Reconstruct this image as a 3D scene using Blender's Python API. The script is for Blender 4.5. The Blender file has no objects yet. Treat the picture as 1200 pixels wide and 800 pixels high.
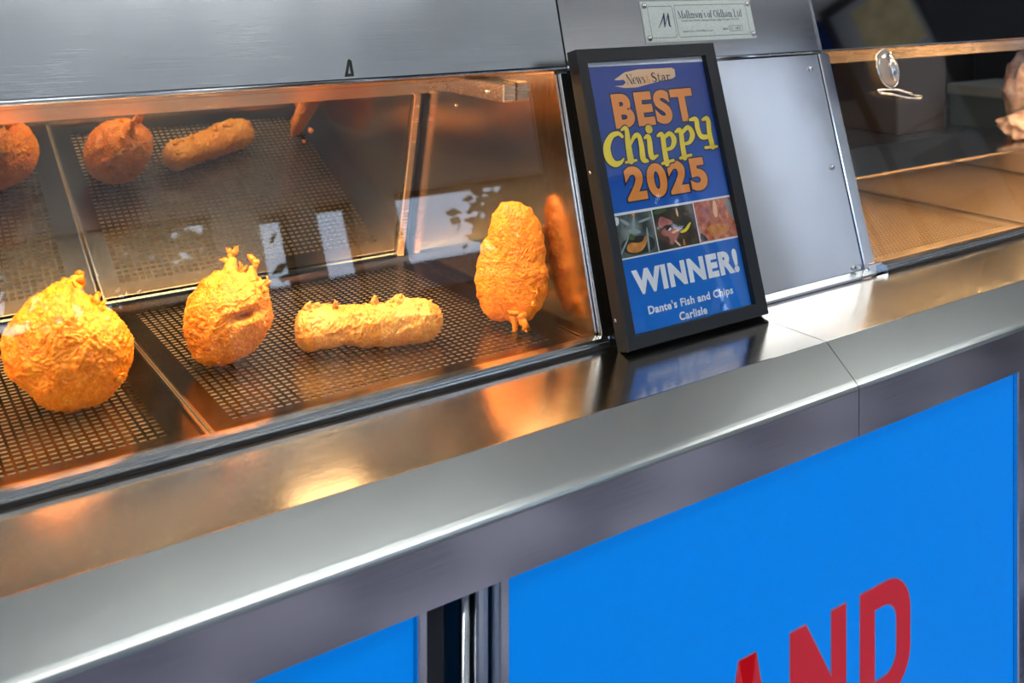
import bpy, math, random
from mathutils import Vector, Matrix, noise
random.seed(7)

# ------------------------------------------------------------------ camera, world, exposure
S = bpy.context.scene
COL = S.collection
YAW = 55.753                       # angle between the counter run and the optical axis
CF = Vector((math.cos(math.radians(YAW)), math.sin(math.radians(YAW)), 0))
CR = Vector((math.sin(math.radians(YAW)), -math.cos(math.radians(YAW)), 0))
cam_d = bpy.data.cameras.new('camera')
cam = bpy.data.objects.new('camera', cam_d); COL.objects.link(cam)
cam.location = (0, 0, 1.5)
cam.rotation_euler = (math.radians(90), 0, math.radians(YAW - 90))
cam_d.sensor_width = 36; cam_d.lens = 36 * 1180 / 1200
cam_d.shift_y = -425 / 1200        # a level phone, lower half of an upright frame
cam_d.clip_start = .02
cam_d.dof.use_dof = True; cam_d.dof.focus_distance = 1.2; cam_d.dof.aperture_fstop = 7.5
S.camera = cam

W = bpy.data.worlds.new('sky'); S.world = W; W.use_nodes = True
nt = W.node_tree; nt.nodes.clear()
o_ = nt.nodes.new('ShaderNodeOutputWorld'); bg = nt.nodes.new('ShaderNodeBackground')
tc = nt.nodes.new('ShaderNodeTexCoord'); nz = nt.nodes.new('ShaderNodeTexNoise'); rp = nt.nodes.new('ShaderNodeValToRGB')
nz.inputs['Scale'].default_value = 3.0; nz.inputs['Detail'].default_value = 5
rp.color_ramp.elements[0].position = .35; rp.color_ramp.elements[0].color = (.44, .60, .92, 1)
rp.color_ramp.elements[1].position = .65; rp.color_ramp.elements[1].color = (.72, .83, 1.0, 1)
nt.links.new(tc.outputs['Generated'], nz.inputs['Vector']); nt.links.new(nz.outputs['Fac'], rp.inputs['Fac'])
nt.links.new(rp.outputs['Color'], bg.inputs['Color']); nt.links.new(bg.outputs['Background'], o_.inputs['Surface'])
bg.inputs['Strength'].default_value = 6.8

S.view_settings.view_transform = 'Standard'; S.view_settings.look = 'None'
S.view_settings.gamma = 1; S.view_settings.use_curve_mapping = False
S.view_settings.exposure = 0.0

ADDED_CEIL_LIGHT = 17.0      # strength of the added ceiling battens
HEAT_LAMP = 6.6       # watts of each heat lamp in the cabinets

# ------------------------------------------------------------------ helpers
def srgb(r, g, b):
    f = lambda c: c / 12.92 if c <= .04045 else ((c + .055) / 1.055) ** 2.4
    return (f(r / 255), f(g / 255), f(b / 255), 1)

class MB:
    def __init__(s): s.v = []; s.f = []; s.sm = []
    def add(s, v, f, smooth=False):
        o = len(s.v); s.v += [tuple(p) for p in v]; s.f += [tuple(i + o for i in q) for q in f]; s.sm += [smooth] * len(f); return s
    def box(s, x0, x1, y0, y1, z0, z1, M=None, ch=0):
        if ch:
            ps = []
            fs = []
            c = ch
            # chamfered box: 24 vertices
            idx = {}
            for ix, X in ((0, x0), (1, x1)):
                for iy, Y in ((0, y0), (1, y1)):
                    for iz, Z in ((0, z0), (1, z1)):
                        sx, sy, sz = (1 if i == 0 else -1 for i in (ix, iy, iz))
                        for a in range(3):
                            p = [X + c * sx, Y + c * sy, Z + c * sz]; p[a] = (X, Y, Z)[a]
                            idx[ix, iy, iz, a] = len(ps); ps.append(p)
            I = lambda x, y, z, a: idx[x, y, z, a]
            fs += [(I(0,0,0,0), I(0,0,1,0), I(0,1,1,0), I(0,1,0,0)), (I(1,0,0,0), I(1,1,0,0), I(1,1,1,0), I(1,0,1,0)),
                   (I(0,0,0,1), I(1,0,0,1), I(1,0,1,1), I(0,0,1,1)), (I(0,1,0,1), I(0,1,1,1), I(1,1,1,1), I(1,1,0,1)),
                   (I(0,0,0,2), I(0,1,0,2), I(1,1,0,2), I(1,0,0,2)), (I(0,0,1,2), I(1,0,1,2), I(1,1,1,2), I(0,1,1,2))]
            for y in (0, 1):
                for z in (0, 1): fs.append((I(0,y,z,1), I(1,y,z,1), I(1,y,z,2), I(0,y,z,2)))
            for x in (0, 1):
                for z in (0, 1): fs.append((I(x,0,z,0), I(x,1,z,0), I(x,1,z,2), I(x,0,z,2)))
                for y in (0, 1): fs.append((I(x,y,0,0), I(x,y,1,0), I(x,y,1,1), I(x,y,0,1)))
            for x in (0, 1):
                for y in (0, 1):
                    for z in (0, 1): fs.append((I(x,y,z,0), I(x,y,z,1), I(x,y,z,2)))
            v = ps
        else:
            v = [(x, y, z) for x in (x0, x1) for y in (y0, y1) for z in (z0, z1)]
            fs = [(0, 1, 3, 2), (4, 6, 7, 5), (0, 4, 5, 1), (2, 3, 7, 6), (0, 2, 6, 4), (1, 5, 7, 3)]
        if M: v = [M @ Vector(p) for p in v]
        return s.add(v, fs)
    def prism(s, prof, x0, x1):                     # profile in (y, z), swept along x
        n = len(prof); v = [(x0, y, z) for y, z in prof] + [(x1, y, z) for y, z in prof]
        f = [(i, (i + 1) % n, (i + 1) % n + n, i + n) for i in range(n)] + [tuple(range(n))[::-1], tuple(range(n, 2 * n))]
        return s.add(v, f)
    def tube(s, pts, r, n=10, cap=True):
        pts = [Vector(p) for p in pts]; rr = r if isinstance(r, (list, tuple)) else [r] * len(pts)
        v = []; f = []; a = None
        for i, p in enumerate(pts):
            d = (pts[min(i + 1, len(pts) - 1)] - pts[max(i - 1, 0)]).normalized()
            if a is None: a = d.orthogonal().normalized()
            a = (a - d * a.dot(d)).normalized(); b = d.cross(a)
            for k in range(n):
                t = 2 * math.pi * k / n; v.append(p + (a * math.cos(t) + b * math.sin(t)) * rr[i])
        for i in range(len(pts) - 1):
            for k in range(n):
                k2 = (k + 1) % n; f.append((i * n + k, i * n + k2, i * n + n + k2, i * n + n + k))
        if cap: f += [tuple(range(n))[::-1], tuple(range(len(v) - n, len(v)))]
        return s.add(v, f, True)
    def lathe(s, prof, M=None, n=20, sx=1, sy=1):   # profile (r, z)
        v = []; f = []
        for r, z in prof:
            for k in range(n):
                t = 2 * math.pi * k / n; v.append(Vector((r * math.cos(t) * sx, r * math.sin(t) * sy, z)))
        for i in range(len(prof) - 1):
            for k in range(n):
                k2 = (k + 1) % n; f.append((i * n + k, i * n + k2, i * n + n + k2, i * n + n + k))
        f += [tuple(range(n))[::-1], tuple(range(len(v) - n, len(v)))]
        if M: v = [M @ p for p in v]
        return s.add(v, f, True)
    def poly(s, pts, z=0):                          # flat polygon in a local xy plane
        return s.add([(x, y, z) for x, y in pts], [tuple(range(len(pts)))])
    def build(s, name, mat, parent=None, M=None):
        me = bpy.data.meshes.new(name); v = s.v
        if M: v = [M @ Vector(p) for p in v]
        me.from_pydata([tuple(p) for p in v], [], s.f); me.polygons.foreach_set('use_smooth', s.sm); me.update()
        return link(name, me, mat, parent)

def link(name, me, mat, parent=None):
    if mat is not None: me.materials.append(mat)
    o = bpy.data.objects.new(name, me); COL.objects.link(o); o.parent = parent
    return o

def thing(name, label, cat, loc=(0, 0, 0), group=None):
    o = bpy.data.objects.new(name, None); COL.objects.link(o); o.location = loc; o.empty_display_size = .05
    return tag(o, label, cat, group)
def tag(o, label, cat, group=None):
    o['label'] = label; o['category'] = cat
    if group: o['group'] = group
    return o
def struct(o, label=None):
    o['kind'] = 'structure'
    if label: o['label'] = label
    return o
def at(M3): return M3

# ------------------------------------------------------------------ materials
def mat(name, col, rough=.5, metal=0, spec=.5, emit=None, es=0, **kw):
    m = bpy.data.materials.new(name); m.use_nodes = True
    b = m.node_tree.nodes['Principled BSDF']
    b.inputs['Base Color'].default_value = col; b.inputs['Roughness'].default_value = rough
    b.inputs['Metallic'].default_value = metal; b.inputs['Specular IOR Level'].default_value = spec
    if emit: b.inputs['Emission Color'].default_value = emit; b.inputs['Emission Strength'].default_value = es
    for k, v in kw.items(): b.inputs[k.replace('_', ' ')].default_value = v
    return m

def nodes(m): return m.node_tree.nodes, m.node_tree.links, m.node_tree.nodes['Principled BSDF']

def brushed(name, col, rough, scale, rvar=.1, bump=.15, cvar=.12, metal=1.0, dist=.0004):
    """steel with a grain: noise stretched along the rolling direction"""
    m = mat(name, col, rough, metal); N, Lk, b = nodes(m)
    t = N.new('ShaderNodeTexCoord'); mp = N.new('ShaderNodeMapping'); mp.inputs['Scale'].default_value = scale
    n1 = N.new('ShaderNodeTexNoise'); n1.inputs['Scale'].default_value = 1; n1.inputs['Detail'].default_value = 4
    Lk.new(t.outputs['Object'], mp.inputs['Vector']); Lk.new(mp.outputs['Vector'], n1.inputs['Vector'])
    n2 = N.new('ShaderNodeTexNoise'); n2.inputs['Scale'].default_value = 9; n2.inputs['Detail'].default_value = 3
    Lk.new(t.outputs['Object'], n2.inputs['Vector'])
    ad = N.new('ShaderNodeMath'); ad.operation = 'ADD'; Lk.new(n1.outputs['Fac'], ad.inputs[0]); Lk.new(n2.outputs['Fac'], ad.inputs[1])
    mr = N.new('ShaderNodeMapRange'); mr.inputs['From Min'].default_value = .6; mr.inputs['From Max'].default_value = 1.4
    mr.inputs['To Min'].default_value = max(.02, rough - rvar); mr.inputs['To Max'].default_value = rough + rvar
    Lk.new(ad.outputs[0], mr.inputs['Value']); Lk.new(mr.outputs['Result'], b.inputs['Roughness'])
    cr = N.new('ShaderNodeMixRGB'); cr.inputs['Color1'].default_value = tuple(c * (1 - cvar) for c in col[:3]) + (1,)
    cr.inputs['Color2'].default_value = tuple(min(1, c * (1 + cvar)) for c in col[:3]) + (1,)
    Lk.new(n1.outputs['Fac'], cr.inputs['Fac']); Lk.new(cr.outputs['Color'], b.inputs['Base Color'])
    bp = N.new('ShaderNodeBump'); bp.inputs['Strength'].default_value = bump; bp.inputs['Distance'].default_value = dist
    Lk.new(n1.outputs['Fac'], bp.inputs['Height']); Lk.new(bp.outputs['Normal'], b.inputs['Normal'])
    return m

def glass_mat(name, tint=(.96, .98, .97, 1), ior=1.5):
    m = bpy.data.materials.new(name); m.use_nodes = True; n = m.node_tree; n.nodes.clear()
    o = n.nodes.new('ShaderNodeOutputMaterial'); mx = n.nodes.new('ShaderNodeMixShader')
    tr = n.nodes.new('ShaderNodeBsdfTransparent'); gl = n.nodes.new('ShaderNodeBsdfGlossy'); fr = n.nodes.new('ShaderNodeFresnel')
    tr.inputs['Color'].default_value = tint; gl.inputs['Roughness'].default_value = .005; fr.inputs['IOR'].default_value = ior
    ge = n.nodes.new('ShaderNodeNewGeometry'); mi = n.nodes.new('ShaderNodeMapRange')      # the far face of the pane reflects like the near one
    mi.inputs['To Min'].default_value = ior; mi.inputs['To Max'].default_value = 1 / ior
    n.links.new(ge.outputs['Backfacing'], mi.inputs['Value']); n.links.new(mi.outputs['Result'], fr.inputs['IOR'])
    n.links.new(fr.outputs[0], mx.inputs[0]); n.links.new(tr.outputs[0], mx.inputs[1]); n.links.new(gl.outputs[0], mx.inputs[2])
    n.links.new(mx.outputs[0], o.inputs['Surface'])
    return m

def batter_mat(name, dark, mid, light, scale=22):
    m = mat(name, mid, .42); N, Lk, b = nodes(m)
    t = N.new('ShaderNodeTexCoord')
    n1 = N.new('ShaderNodeTexNoise'); n1.inputs['Scale'].default_value = scale; n1.inputs['Detail'].default_value = 8; n1.inputs['Roughness'].default_value = .68
    n1.inputs['Distortion'].default_value = 1.1
    Lk.new(t.outputs['Object'], n1.inputs['Vector'])
    r = N.new('ShaderNodeValToRGB'); e = r.color_ramp.elements
    e[0].position = .34; e[0].color = dark; e[1].position = .66; e[1].color = light
    q = e.new(.5); q.color = mid
    n3 = N.new('ShaderNodeTexNoise'); n3.inputs['Scale'].default_value = scale * 5; n3.inputs['Detail'].default_value = 6; n3.inputs['Distortion'].default_value = 2.0
    Lk.new(t.outputs['Object'], n3.inputs['Vector']); mm = N.new('ShaderNodeMix'); mm.inputs['Factor'].default_value = .5
    Lk.new(n1.outputs['Fac'], mm.inputs['A']); Lk.new(n3.outputs['Fac'], mm.inputs['B'])
    Lk.new(mm.outputs['Result'], r.inputs['Fac']); Lk.new(r.outputs['Color'], b.inputs['Base Color'])
    n2 = N.new('ShaderNodeTexNoise'); n2.inputs['Scale'].default_value = 260; n2.inputs['Detail'].default_value = 5; n2.inputs['Distortion'].default_value = .6
    Lk.new(t.outputs['Object'], n2.inputs['Vector'])
    ad = N.new('ShaderNodeMath'); ad.operation = 'ADD'; Lk.new(n1.outputs['Fac'], ad.inputs[0]); Lk.new(n2.outputs['Fac'], ad.inputs[1])
    bp = N.new('ShaderNodeBump'); bp.inputs['Strength'].default_value = .7; bp.inputs['Distance'].default_value = .003
    Lk.new(ad.outputs[0], bp.inputs['Height']); Lk.new(bp.outputs['Normal'], b.inputs['Normal'])
    b.inputs['Subsurface Weight'].default_value = .18; b.inputs['Subsurface Radius'].default_value = (1, .45, .12)
    b.inputs['Subsurface Scale'].default_value = .008
    return m

def noise_mat(name, stops, scale, rough=.6, metal=0, detail=5, vec=(1, 1, 1), spec=.5):
    m = mat(name, stops[0][1], rough, metal, spec); N, Lk, b = nodes(m)
    t = N.new('ShaderNodeTexCoord'); mp = N.new('ShaderNodeMapping'); mp.inputs['Scale'].default_value = vec
    n1 = N.new('ShaderNodeTexNoise'); n1.inputs['Scale'].default_value = scale; n1.inputs['Detail'].default_value = detail
    Lk.new(t.outputs['Object'], mp.inputs['Vector']); Lk.new(mp.outputs['Vector'], n1.inputs['Vector'])
    r = N.new('ShaderNodeValToRGB'); e = r.color_ramp.elements
    e[0].position, e[0].color = stops[0]; e[1].position, e[1].color = stops[-1]
    for p, c in stops[1:-1]: q = e.new(p); q.color = c
    Lk.new(n1.outputs['Fac'], r.inputs['Fac']); Lk.new(r.outputs['Color'], b.inputs['Base Color'])
    return m

M = {}
M['ledge']  = brushed('ledge_steel', (.62, .60, .57, 1), .16, (30, 900, 900), .05, .06)
M['slope']  = brushed('slope_steel', (.43, .475, .475, 1), .22, (25, 900, 900), .04, .015, .04)
M['fascia'] = brushed('fascia_steel', (.62, .63, .66, 1), .15, (25, 900, 900), .03, .02, .05)
M['hood']   = brushed('hood_steel', (.43, .475, .515, 1), .24, (14, 900, 900), .05, .05, .05)
M['hood_p'] = brushed('polished_hood_steel', (.60, .62, .64, 1), .12, (12, 600, 600), .04, .04, .05)
M['panel']  = brushed('polished_panel_steel', (.84, .86, .88, 1), .12, (4, 9, 9), .05, .2, .04, dist=.002)
M['trim']   = brushed('trim_steel', (.62, .66, .70, 1), .16, (6, 200, 200), .05, .1)
M['channel'] = brushed('channel_steel', (.58, .66, .72, 1), .16, (8, 900, 900), .02, .0)
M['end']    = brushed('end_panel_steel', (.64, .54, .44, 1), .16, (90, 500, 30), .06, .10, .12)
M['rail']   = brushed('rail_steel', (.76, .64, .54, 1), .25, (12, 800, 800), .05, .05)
M['mirror'] = brushed('dark_mirror_glass', (.24, .245, .25, 1), .02, (3, 3, 3), .003, .0, .03)
M['sheet']  = brushed('tray_sheet_steel', (.21, .17, .135, 1), .22, (60, 60, 60), .06, .1, .12)
M['sheet_r'] = brushed('lightened_tray_sheet_steel', (.38, .29, .21, 1), .34, (60, 60, 60), .06, .1, .12)  # copy of the tray steel lightened to stand in for stronger light on right trays
M['rim']    = brushed('tray_rim_steel', (.60, .55, .50, 1), .2, (8, 120, 120), .06, .15)
M['pan']    = noise_mat('fat_filmed_pan', [(.3, srgb(238, 214, 178)), (.7, srgb(252, 242, 224))], 14, .5, .0)
M['screw']  = mat('screw_steel', (.7, .7, .7, 1), .2, 1)
M['dark']   = mat('dark_recess', srgb(20, 21, 24), .6)
M['black_gloss'] = mat('black_gloss', srgb(16, 18, 22), .12)
M['glass']  = glass_mat('clear_glass')
M['win_glass'] = glass_mat('window_glass', (.95, .97, .98, 1))
M['frame']  = mat('black_frame', srgb(32, 35, 39), .42, 0, .35)
M['smoke']  = mat('dark_hood_mirror', (.42, .43, .45, 1), .04, 1)
M['chrome'] = mat('chrome', (.8, .8, .8, 1), .06, 1)

# ------------------------------------------------------------------ the room (setting)
M['wallp'] = noise_mat('wall_paint', [(.3, srgb(208, 212, 216)), (.7, srgb(222, 225, 228))], 3, .7)
M['ceil'] = noise_mat('ceiling_paint', [(.3, srgb(226, 230, 229)), (.7, srgb(238, 240, 238))], 2, .8)
M['floor_m'] = noise_mat('floor_vinyl', [(.3, srgb(150, 146, 158)), (.7, srgb(178, 174, 186))], 6, .45)
M['kwall'] = noise_mat('kitchen_wall', [(.3, srgb(66, 62, 58)), (.7, srgb(84, 79, 73))], 3, .6)
M['charcoal'] = noise_mat('charcoal_for_reflection', [(.3, srgb(34, 36, 42)), (.7, srgb(44, 46, 52))], 3, .6)  # dark tone given to the unseen right wall so the hood reflects dark
M['wframe'] = mat('window_frame_paint', srgb(60, 62, 66), .45)
fl_ = M['floor_m']; N_, L_, b_ = nodes(fl_); ck_ = N_.new('ShaderNodeTexChecker'); ck_.inputs['Scale'].default_value = 2.9; mx_ = N_.new('ShaderNodeMixRGB'); mx_.blend_type = 'MULTIPLY'; mx_.inputs['Fac'].default_value = 1
ck_.inputs['Color1'].default_value = (1, 1, 1, 1); ck_.inputs['Color2'].default_value = (.16, .17, .21, 1); tc_ = N_.new('ShaderNodeTexCoord'); L_.new(tc_.outputs['Object'], ck_.inputs['Vector'])
rc_ = [q for q in N_ if q.type == 'VALTORGB'][0]; L_.new(rc_.outputs['Color'], mx_.inputs['Color1']); L_.new(ck_.outputs['Color'], mx_.inputs['Color2']); L_.new(mx_.outputs['Color'], b_.inputs['Base Color'])
XL, XR, YF, YB, ZC = -1.9, 4.8, -1.5, 2.75, 2.75
struct(MB().box(XL - .1, 6.1, YF - .15, YB + .1, -.1, 0).build('floor', M['floor_m']))
struct(MB().box(XL - .1, 6.1, YF - .15, YB + .1, ZC, ZC + .1).build('ceiling', M['ceil']))
struct(MB().box(XL - .1, XL, YF, YB, 0, ZC).build('wall_left', M['wallp']))
struct(MB().box(XL - .1, 6.1, YB, YB + .1, 0, ZC).build('wall_back', M['kwall']))
struct(MB().box(XR, XR + .1, YF, .62, 0, ZC).build('wall_right', M['charcoal']))
struct(MB().box(6.0, 6.1, .62, YB, 0, ZC).build('wall_right_kitchen', M['kwall']))
fm = bpy.data.materials.new('frosted_glass'); fm.use_nodes = True; fm.node_tree.nodes.clear(); M['frost'] = fm
_o = fm.node_tree.nodes.new('ShaderNodeOutputMaterial'); _t = fm.node_tree.nodes.new('ShaderNodeBsdfTranslucent'); _t.inputs['Color'].default_value = (.52, .51, .50, 1)
_d = fm.node_tree.nodes.new('ShaderNodeBsdfDiffuse'); _d.inputs['Color'].default_value = (.42, .42, .42, 1); _m = fm.node_tree.nodes.new('ShaderNodeAddShader')
fm.node_tree.links.new(_t.outputs[0], _m.inputs[0]); fm.node_tree.links.new(_d.outputs[0], _m.inputs[1]); fm.node_tree.links.new(_m.outputs[0], _o.inputs[0])
wins = [(-1.5, 1.13, .5, 2.05), (1.28, 1.41, .5, 2.02), (1.50, 1.67, .5, 2.03), (1.83, 3.35, .75, 2.04), (3.80, 4.56, .08, 2.62)]
w = MB(); x = XL - .1
for a, b, z0, z1 in wins:
    w.box(x, a, YF - .15, YF, 0, ZC); w.box(a, b, YF - .15, YF, 0, z0); w.box(a, b, YF - .15, YF, z1, ZC); x = b
w.box(x, XR + .1, YF - .15, YF, 0, ZC)
struct(w.build('wall_front', M['wallp']))
for i, (a, b, z0, z1) in enumerate(wins):
    e = bpy.data.objects.new('window_%d' % (i + 1) if i < 4 else 'added_door_1', None); COL.objects.link(e); e.location = ((a + b) / 2, YF - .08, z0); struct(e)
    o = Matrix.Translation(-Vector(e.location)); t = .018
    f = MB(); f.box(a, a + t, YF - .1, YF - .06, z0, z1); f.box(b - t, b, YF - .1, YF - .06, z0, z1)
    f.box(a + t, b - t, YF - .1, YF - .06, z0, z0 + t); f.box(a + t, b - t, YF - .1, YF - .06, z1 - t, z1)
    f.build('window_frame', M['wframe'], e, o)
    if i < 4: MB().box(a + t, b - t, YF - .083, YF - .077, z0 + t, z1 - t).build('pane', M['win_glass'], e, o)
    else:                                   # added frosted door, unseen, to brighten the steel panel: two panes, middle rail
        MB().box(a + t, b - t, YF - .1, YF - .06, .98, 1.06).build('door_rail', M['wframe'], e, o)
        for u0, u1 in ((z0 + t, .98), (1.06, z1 - t)): MB().box(a + t, b - t, YF - .082, YF - .078, u0, u1).build('frosted_pane', M['frost'], e, o)

M['added_lamp_on'] = mat('added_batten_diffuser', (1, 1, 1, 1), .5, emit=(1, .97, .93, 1), es=ADDED_CEIL_LIGHT)
M['white_plastic'] = mat('white_plastic', srgb(235, 235, 232), .4)
for i, (lx, ly) in enumerate(((-1.0, -.35), (.92, -.35), (3.1, -.35))):  # added battens, out of view, to brighten the ceiling and the room
    t = thing('added_batten_light', 'added long white batten light, unseen, under the ceiling, %s of a row of three' % ('leftmost', 'middle', 'rightmost')[i], 'added ceiling light', (lx, ly, ZC - .17), 'added ceiling battens')
    MB().box(-.62, .62, -.05, .05, 0, .07, None, .02).build('diffuser', M['added_lamp_on'], t)
    for s_ in (-1, 1):
        MB().box(s_ * .635 - .015, s_ * .635 + .015, -.055, .055, -.003, .075, None, .004).build('end_cap', M['white_plastic'], t)
        MB().tube([(s_ * .4, 0, .07), (s_ * .4, 0, .17)], .006, 8).build('hanger', M['white_plastic'], t)

# ------------------------------------------------------------------ outside the shop window (seen only as reflections)
M['road'] = noise_mat('street', [(.3, srgb(70, 70, 72)), (.7, srgb(92, 92, 92))], 3, .8)
M['brick'] = noise_mat('house_brick', [(.3, srgb(70, 48, 42)), (.7, srgb(92, 66, 56))], 20, .8)
M['leaf'] = noise_mat('leaf', [(.3, srgb(38, 52, 24)), (.7, srgb(92, 116, 60))], 40, .55)
M['bark'] = noise_mat('bark', [(.3, srgb(48, 40, 32)), (.7, srgb(74, 62, 50))], 30, .9)
struct(MB().box(-14, 20, -22, YF - .16, -.14, -.04).build('ground', M['road']))
hs = thing('house', 'dark brick terraced house across the street', 'house', (3, -16, 0))
MB().box(-16, 14, -2, 0, -.04, 4.4).build('wall', M['brick'], hs)
MB().prism([(-2.1, 4.4), (.2, 4.4), (-.95, 5.2)], -16.1, 14.1).build('roof', M['dark'], hs)
def tree(loc, h, cr, n, label, seed):
    rnd = random.Random(seed)
    t = thing('street_tree', label, 'tree', loc)
    k = MB(); k.tube([(0, 0, 0), (.05, 0, h * .3), (0, .04, h * .6), (.03, 0, h * .9)], [.11, .09, .06, .02], 8)
    fo = MB()
    for j in range(9):
        a = rnd.uniform(0, 6.28); z = rnd.uniform(.3, .75) * h; tip = Vector((math.cos(a) * cr * .8, math.sin(a) * cr * .8, z + .25 * h * rnd.random()))
        k.tube([(0, 0, z * .9), tip * .5 + Vector((0, 0, z * .3)), tip], [.035, .02, .008], 6)
    k.build('trunk', M['bark'], t)
    cs = []
    for j in range(40):
        a = rnd.uniform(0, 6.28); r = cr * math.sqrt(rnd.random()) * .85; cs.append(Vector((math.cos(a) * r, math.sin(a) * r, h * rnd.uniform(.35, 1.0))))
    for j in range(n):
        c = cs[j % 40] + Vector((rnd.gauss(0, .2), rnd.gauss(0, .2), rnd.gauss(0, .17))) * cr * .8
        a = Vector((rnd.gauss(0, 1), rnd.gauss(0, 1), rnd.gauss(0, 1))).normalized(); b = a.orthogonal().normalized(); s = rnd.uniform(.04, .085)
        fo.add([c - a * s, c + b * s * .5, c + a * s, c - b * s * .5], [(0, 1, 2, 3)])
    l = fo.build('foliage', M['leaf'], t); l['kind'] = 'stuff'
    return t
tree((4.35, -3.4, -.04), 3.1, .85, 5200, 'leafy street tree outside the wide shop window', 3)
tree((.45, -3.2, -.04), 3.0, 1.15, 15000, 'dense street tree outside the leftmost shop window', 4)

# ------------------------------------------------------------------ counter: ledge, sloped edge, fascia
LZ = 1.07
def counter(x0, x1, label):
    t = thing('steel_counter', label, 'counter', ((x0 + x1) / 2, .83, .975)); o = Matrix.Translation(-Vector(t.location))
    MB().prism([(.779, LZ), (.779, LZ - .006), (.907, LZ - .006), (.907, LZ)], x0, x1).build('ledge', M['ledge'], t, o)
    MB().prism([(.7365, 1.0374), (.7338, 1.0350), (.7320, 1.0330), (.7309, 1.0310), (.7305, 1.0285), (.7345, 1.0285), (.7380, 1.0330), (.779, LZ - .006), (.779, LZ), (.7765, LZ + .0004)], x0, x1).build('sloped_edge', M['slope'], t, o)
    MB().prism([(.7305, .975), (.7340, .975), (.7340, 1.0283), (.7305, 1.0283)], x0, x1).build('front_fascia', M['fascia'], t, o)
    MB().prism([(.734, .975), (.760, .975), (.760, .979), (.734, .979)], x0, x1).build('underside', M['fascia'], t, o)
    return t
counter(-.75, .9782, 'brushed steel counter below the glass cabinet with fried food, left of the seam')
counter(.9794, 3.3, 'brushed steel counter section to the right of the seam')

# ------------------------------------------------------------------ front panels under the counter
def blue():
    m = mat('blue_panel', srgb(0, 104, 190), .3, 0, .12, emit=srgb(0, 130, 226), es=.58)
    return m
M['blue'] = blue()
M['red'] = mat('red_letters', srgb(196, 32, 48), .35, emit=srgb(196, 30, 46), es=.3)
M['pale'] = mat('letter_outline', srgb(170, 130, 170), .4)
PY = .745
def front_panel(x0, x1, label):
    t = thing('blue_front_panel', label, 'panel', ((x0 + x1) / 2, PY, .10)); o = Matrix.Translation(-Vector(t.location))
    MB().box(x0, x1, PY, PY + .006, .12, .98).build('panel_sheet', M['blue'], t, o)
    return t, o
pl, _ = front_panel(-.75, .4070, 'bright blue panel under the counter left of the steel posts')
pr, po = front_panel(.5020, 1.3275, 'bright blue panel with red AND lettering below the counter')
# the letters A N D, condensed, with a thin pale outline
def letter_D(x, y, wd, hh, st, r):
    def rr(x0, y0, x1, y1, r):
        p = [(x0, y0)]
        for k in range(9): a = -math.pi / 2 + k * math.pi / 16; p.append((x1 - r + r * math.cos(a), y0 + r + r * math.sin(a)))
        for k in range(9): a = k * math.pi / 16; p.append((x1 - r + r * math.cos(a), y1 - r + r * math.sin(a)))
        p.append((x0, y1)); return p
    return rr(x, y, x + wd, y + hh, r), rr(x + st, y + st, x + wd - st, y + hh - st, r - st * .8)
def ring_mesh(mb, outer, inner, Mx):
    n = len(outer); v = [Mx @ Vector((a, b, 0)) for a, b in outer + inner]
    mb.add(v, [(i, (i + 1) % n, (i + 1) % n + n, i + n) for i in range(n)])
def flat(mb, pts, Mx): mb.add([Mx @ Vector((a, b, 0)) for a, b in pts], [tuple(range(len(pts)))])
def grow(pts, d):
    n = len(pts); out = []
    ar = sum(pts[i][0] * pts[(i + 1) % n][1] - pts[(i + 1) % n][0] * pts[i][1] for i in range(n))
    sg = 1 if ar > 0 else -1
    for i in range(n):
        p0, p1, p2 = (Vector(pts[j % n]) for j in (i - 1, i, i + 1))
        a = (p1 - p0).normalized(); b = (p2 - p1).normalized()
        na = Vector((a.y, -a.x)) * sg; nb = Vector((b.y, -b.x)) * sg
        m = (na + nb)
        if m.length < 1e-4: m = na
        m = m.normalized(); c = max(.35, m.dot(na)); q = p1 + m * d / c; out.append((q.x, q.y))
    return out
PM = Matrix.Translation((0, PY - .0012, 0)) @ Matrix.Rotation(math.radians(90), 4, 'X')    # local x, y -> world x, z
PMo = Matrix.Translation((0, PY - .0006, 0)) @ Matrix.Rotation(math.radians(90), 4, 'X')
LB, LH = .640, .139
lt = LB + LH
A_o = [(.766, LB), (.793, LB), (.7985, LB + .03), (.8205, LB + .03), (.826, LB), (.853, LB), (.8225, lt), (.7965, lt)]
N_o = [(.8775, LB), (.903, LB), (.903, LB + .078), (.947, LB), (.973, LB), (.973, lt), (.9475, lt), (.9475, LB + .064), (.903, lt), (.8775, lt)]
Do, Di = letter_D(.9995, LB, .096, LH, .0265, .046)
for nm, polys in (('letter', 'A'), ('letter', 'N'), ('letter', 'D')):
    m1 = MB(); m2 = MB()
    if polys == 'D':
        ring_mesh(m1, Do, Di, PM); ring_mesh(m2, grow(Do, .0018), grow(Di, -.0018), PMo)
    elif polys == 'N': flat(m1, N_o, PM); flat(m2, grow(N_o, .0018), PMo)
    else:
        # A as two legs and a bar
        for q in ([(.766, LB), (.793, LB), (.8225, lt), (.7965, lt)], [(.853, LB), (.8225, lt), (.7965, lt), (.826, LB)], [(.790, LB + .028), (.829, LB + .028), (.824, LB + .05), (.795, LB + .05)]):
            flat(m1, q, PM)
        flat(m2, grow([(.766, LB), (.793, LB), (.8095, lt - .04), (.826, LB), (.853, LB), (.8225, lt), (.7965, lt)], .0018), PMo)
    l = m1.build('letter', M['red'], pr, po); l['label'] = 'red letter ' + polys
    m2.build('letter_outline', M['pale'], l)
    bpy.context.view_layer.update()
    for c in l.children:                     # same frame as the letter
        c.data.transform(po)
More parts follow.
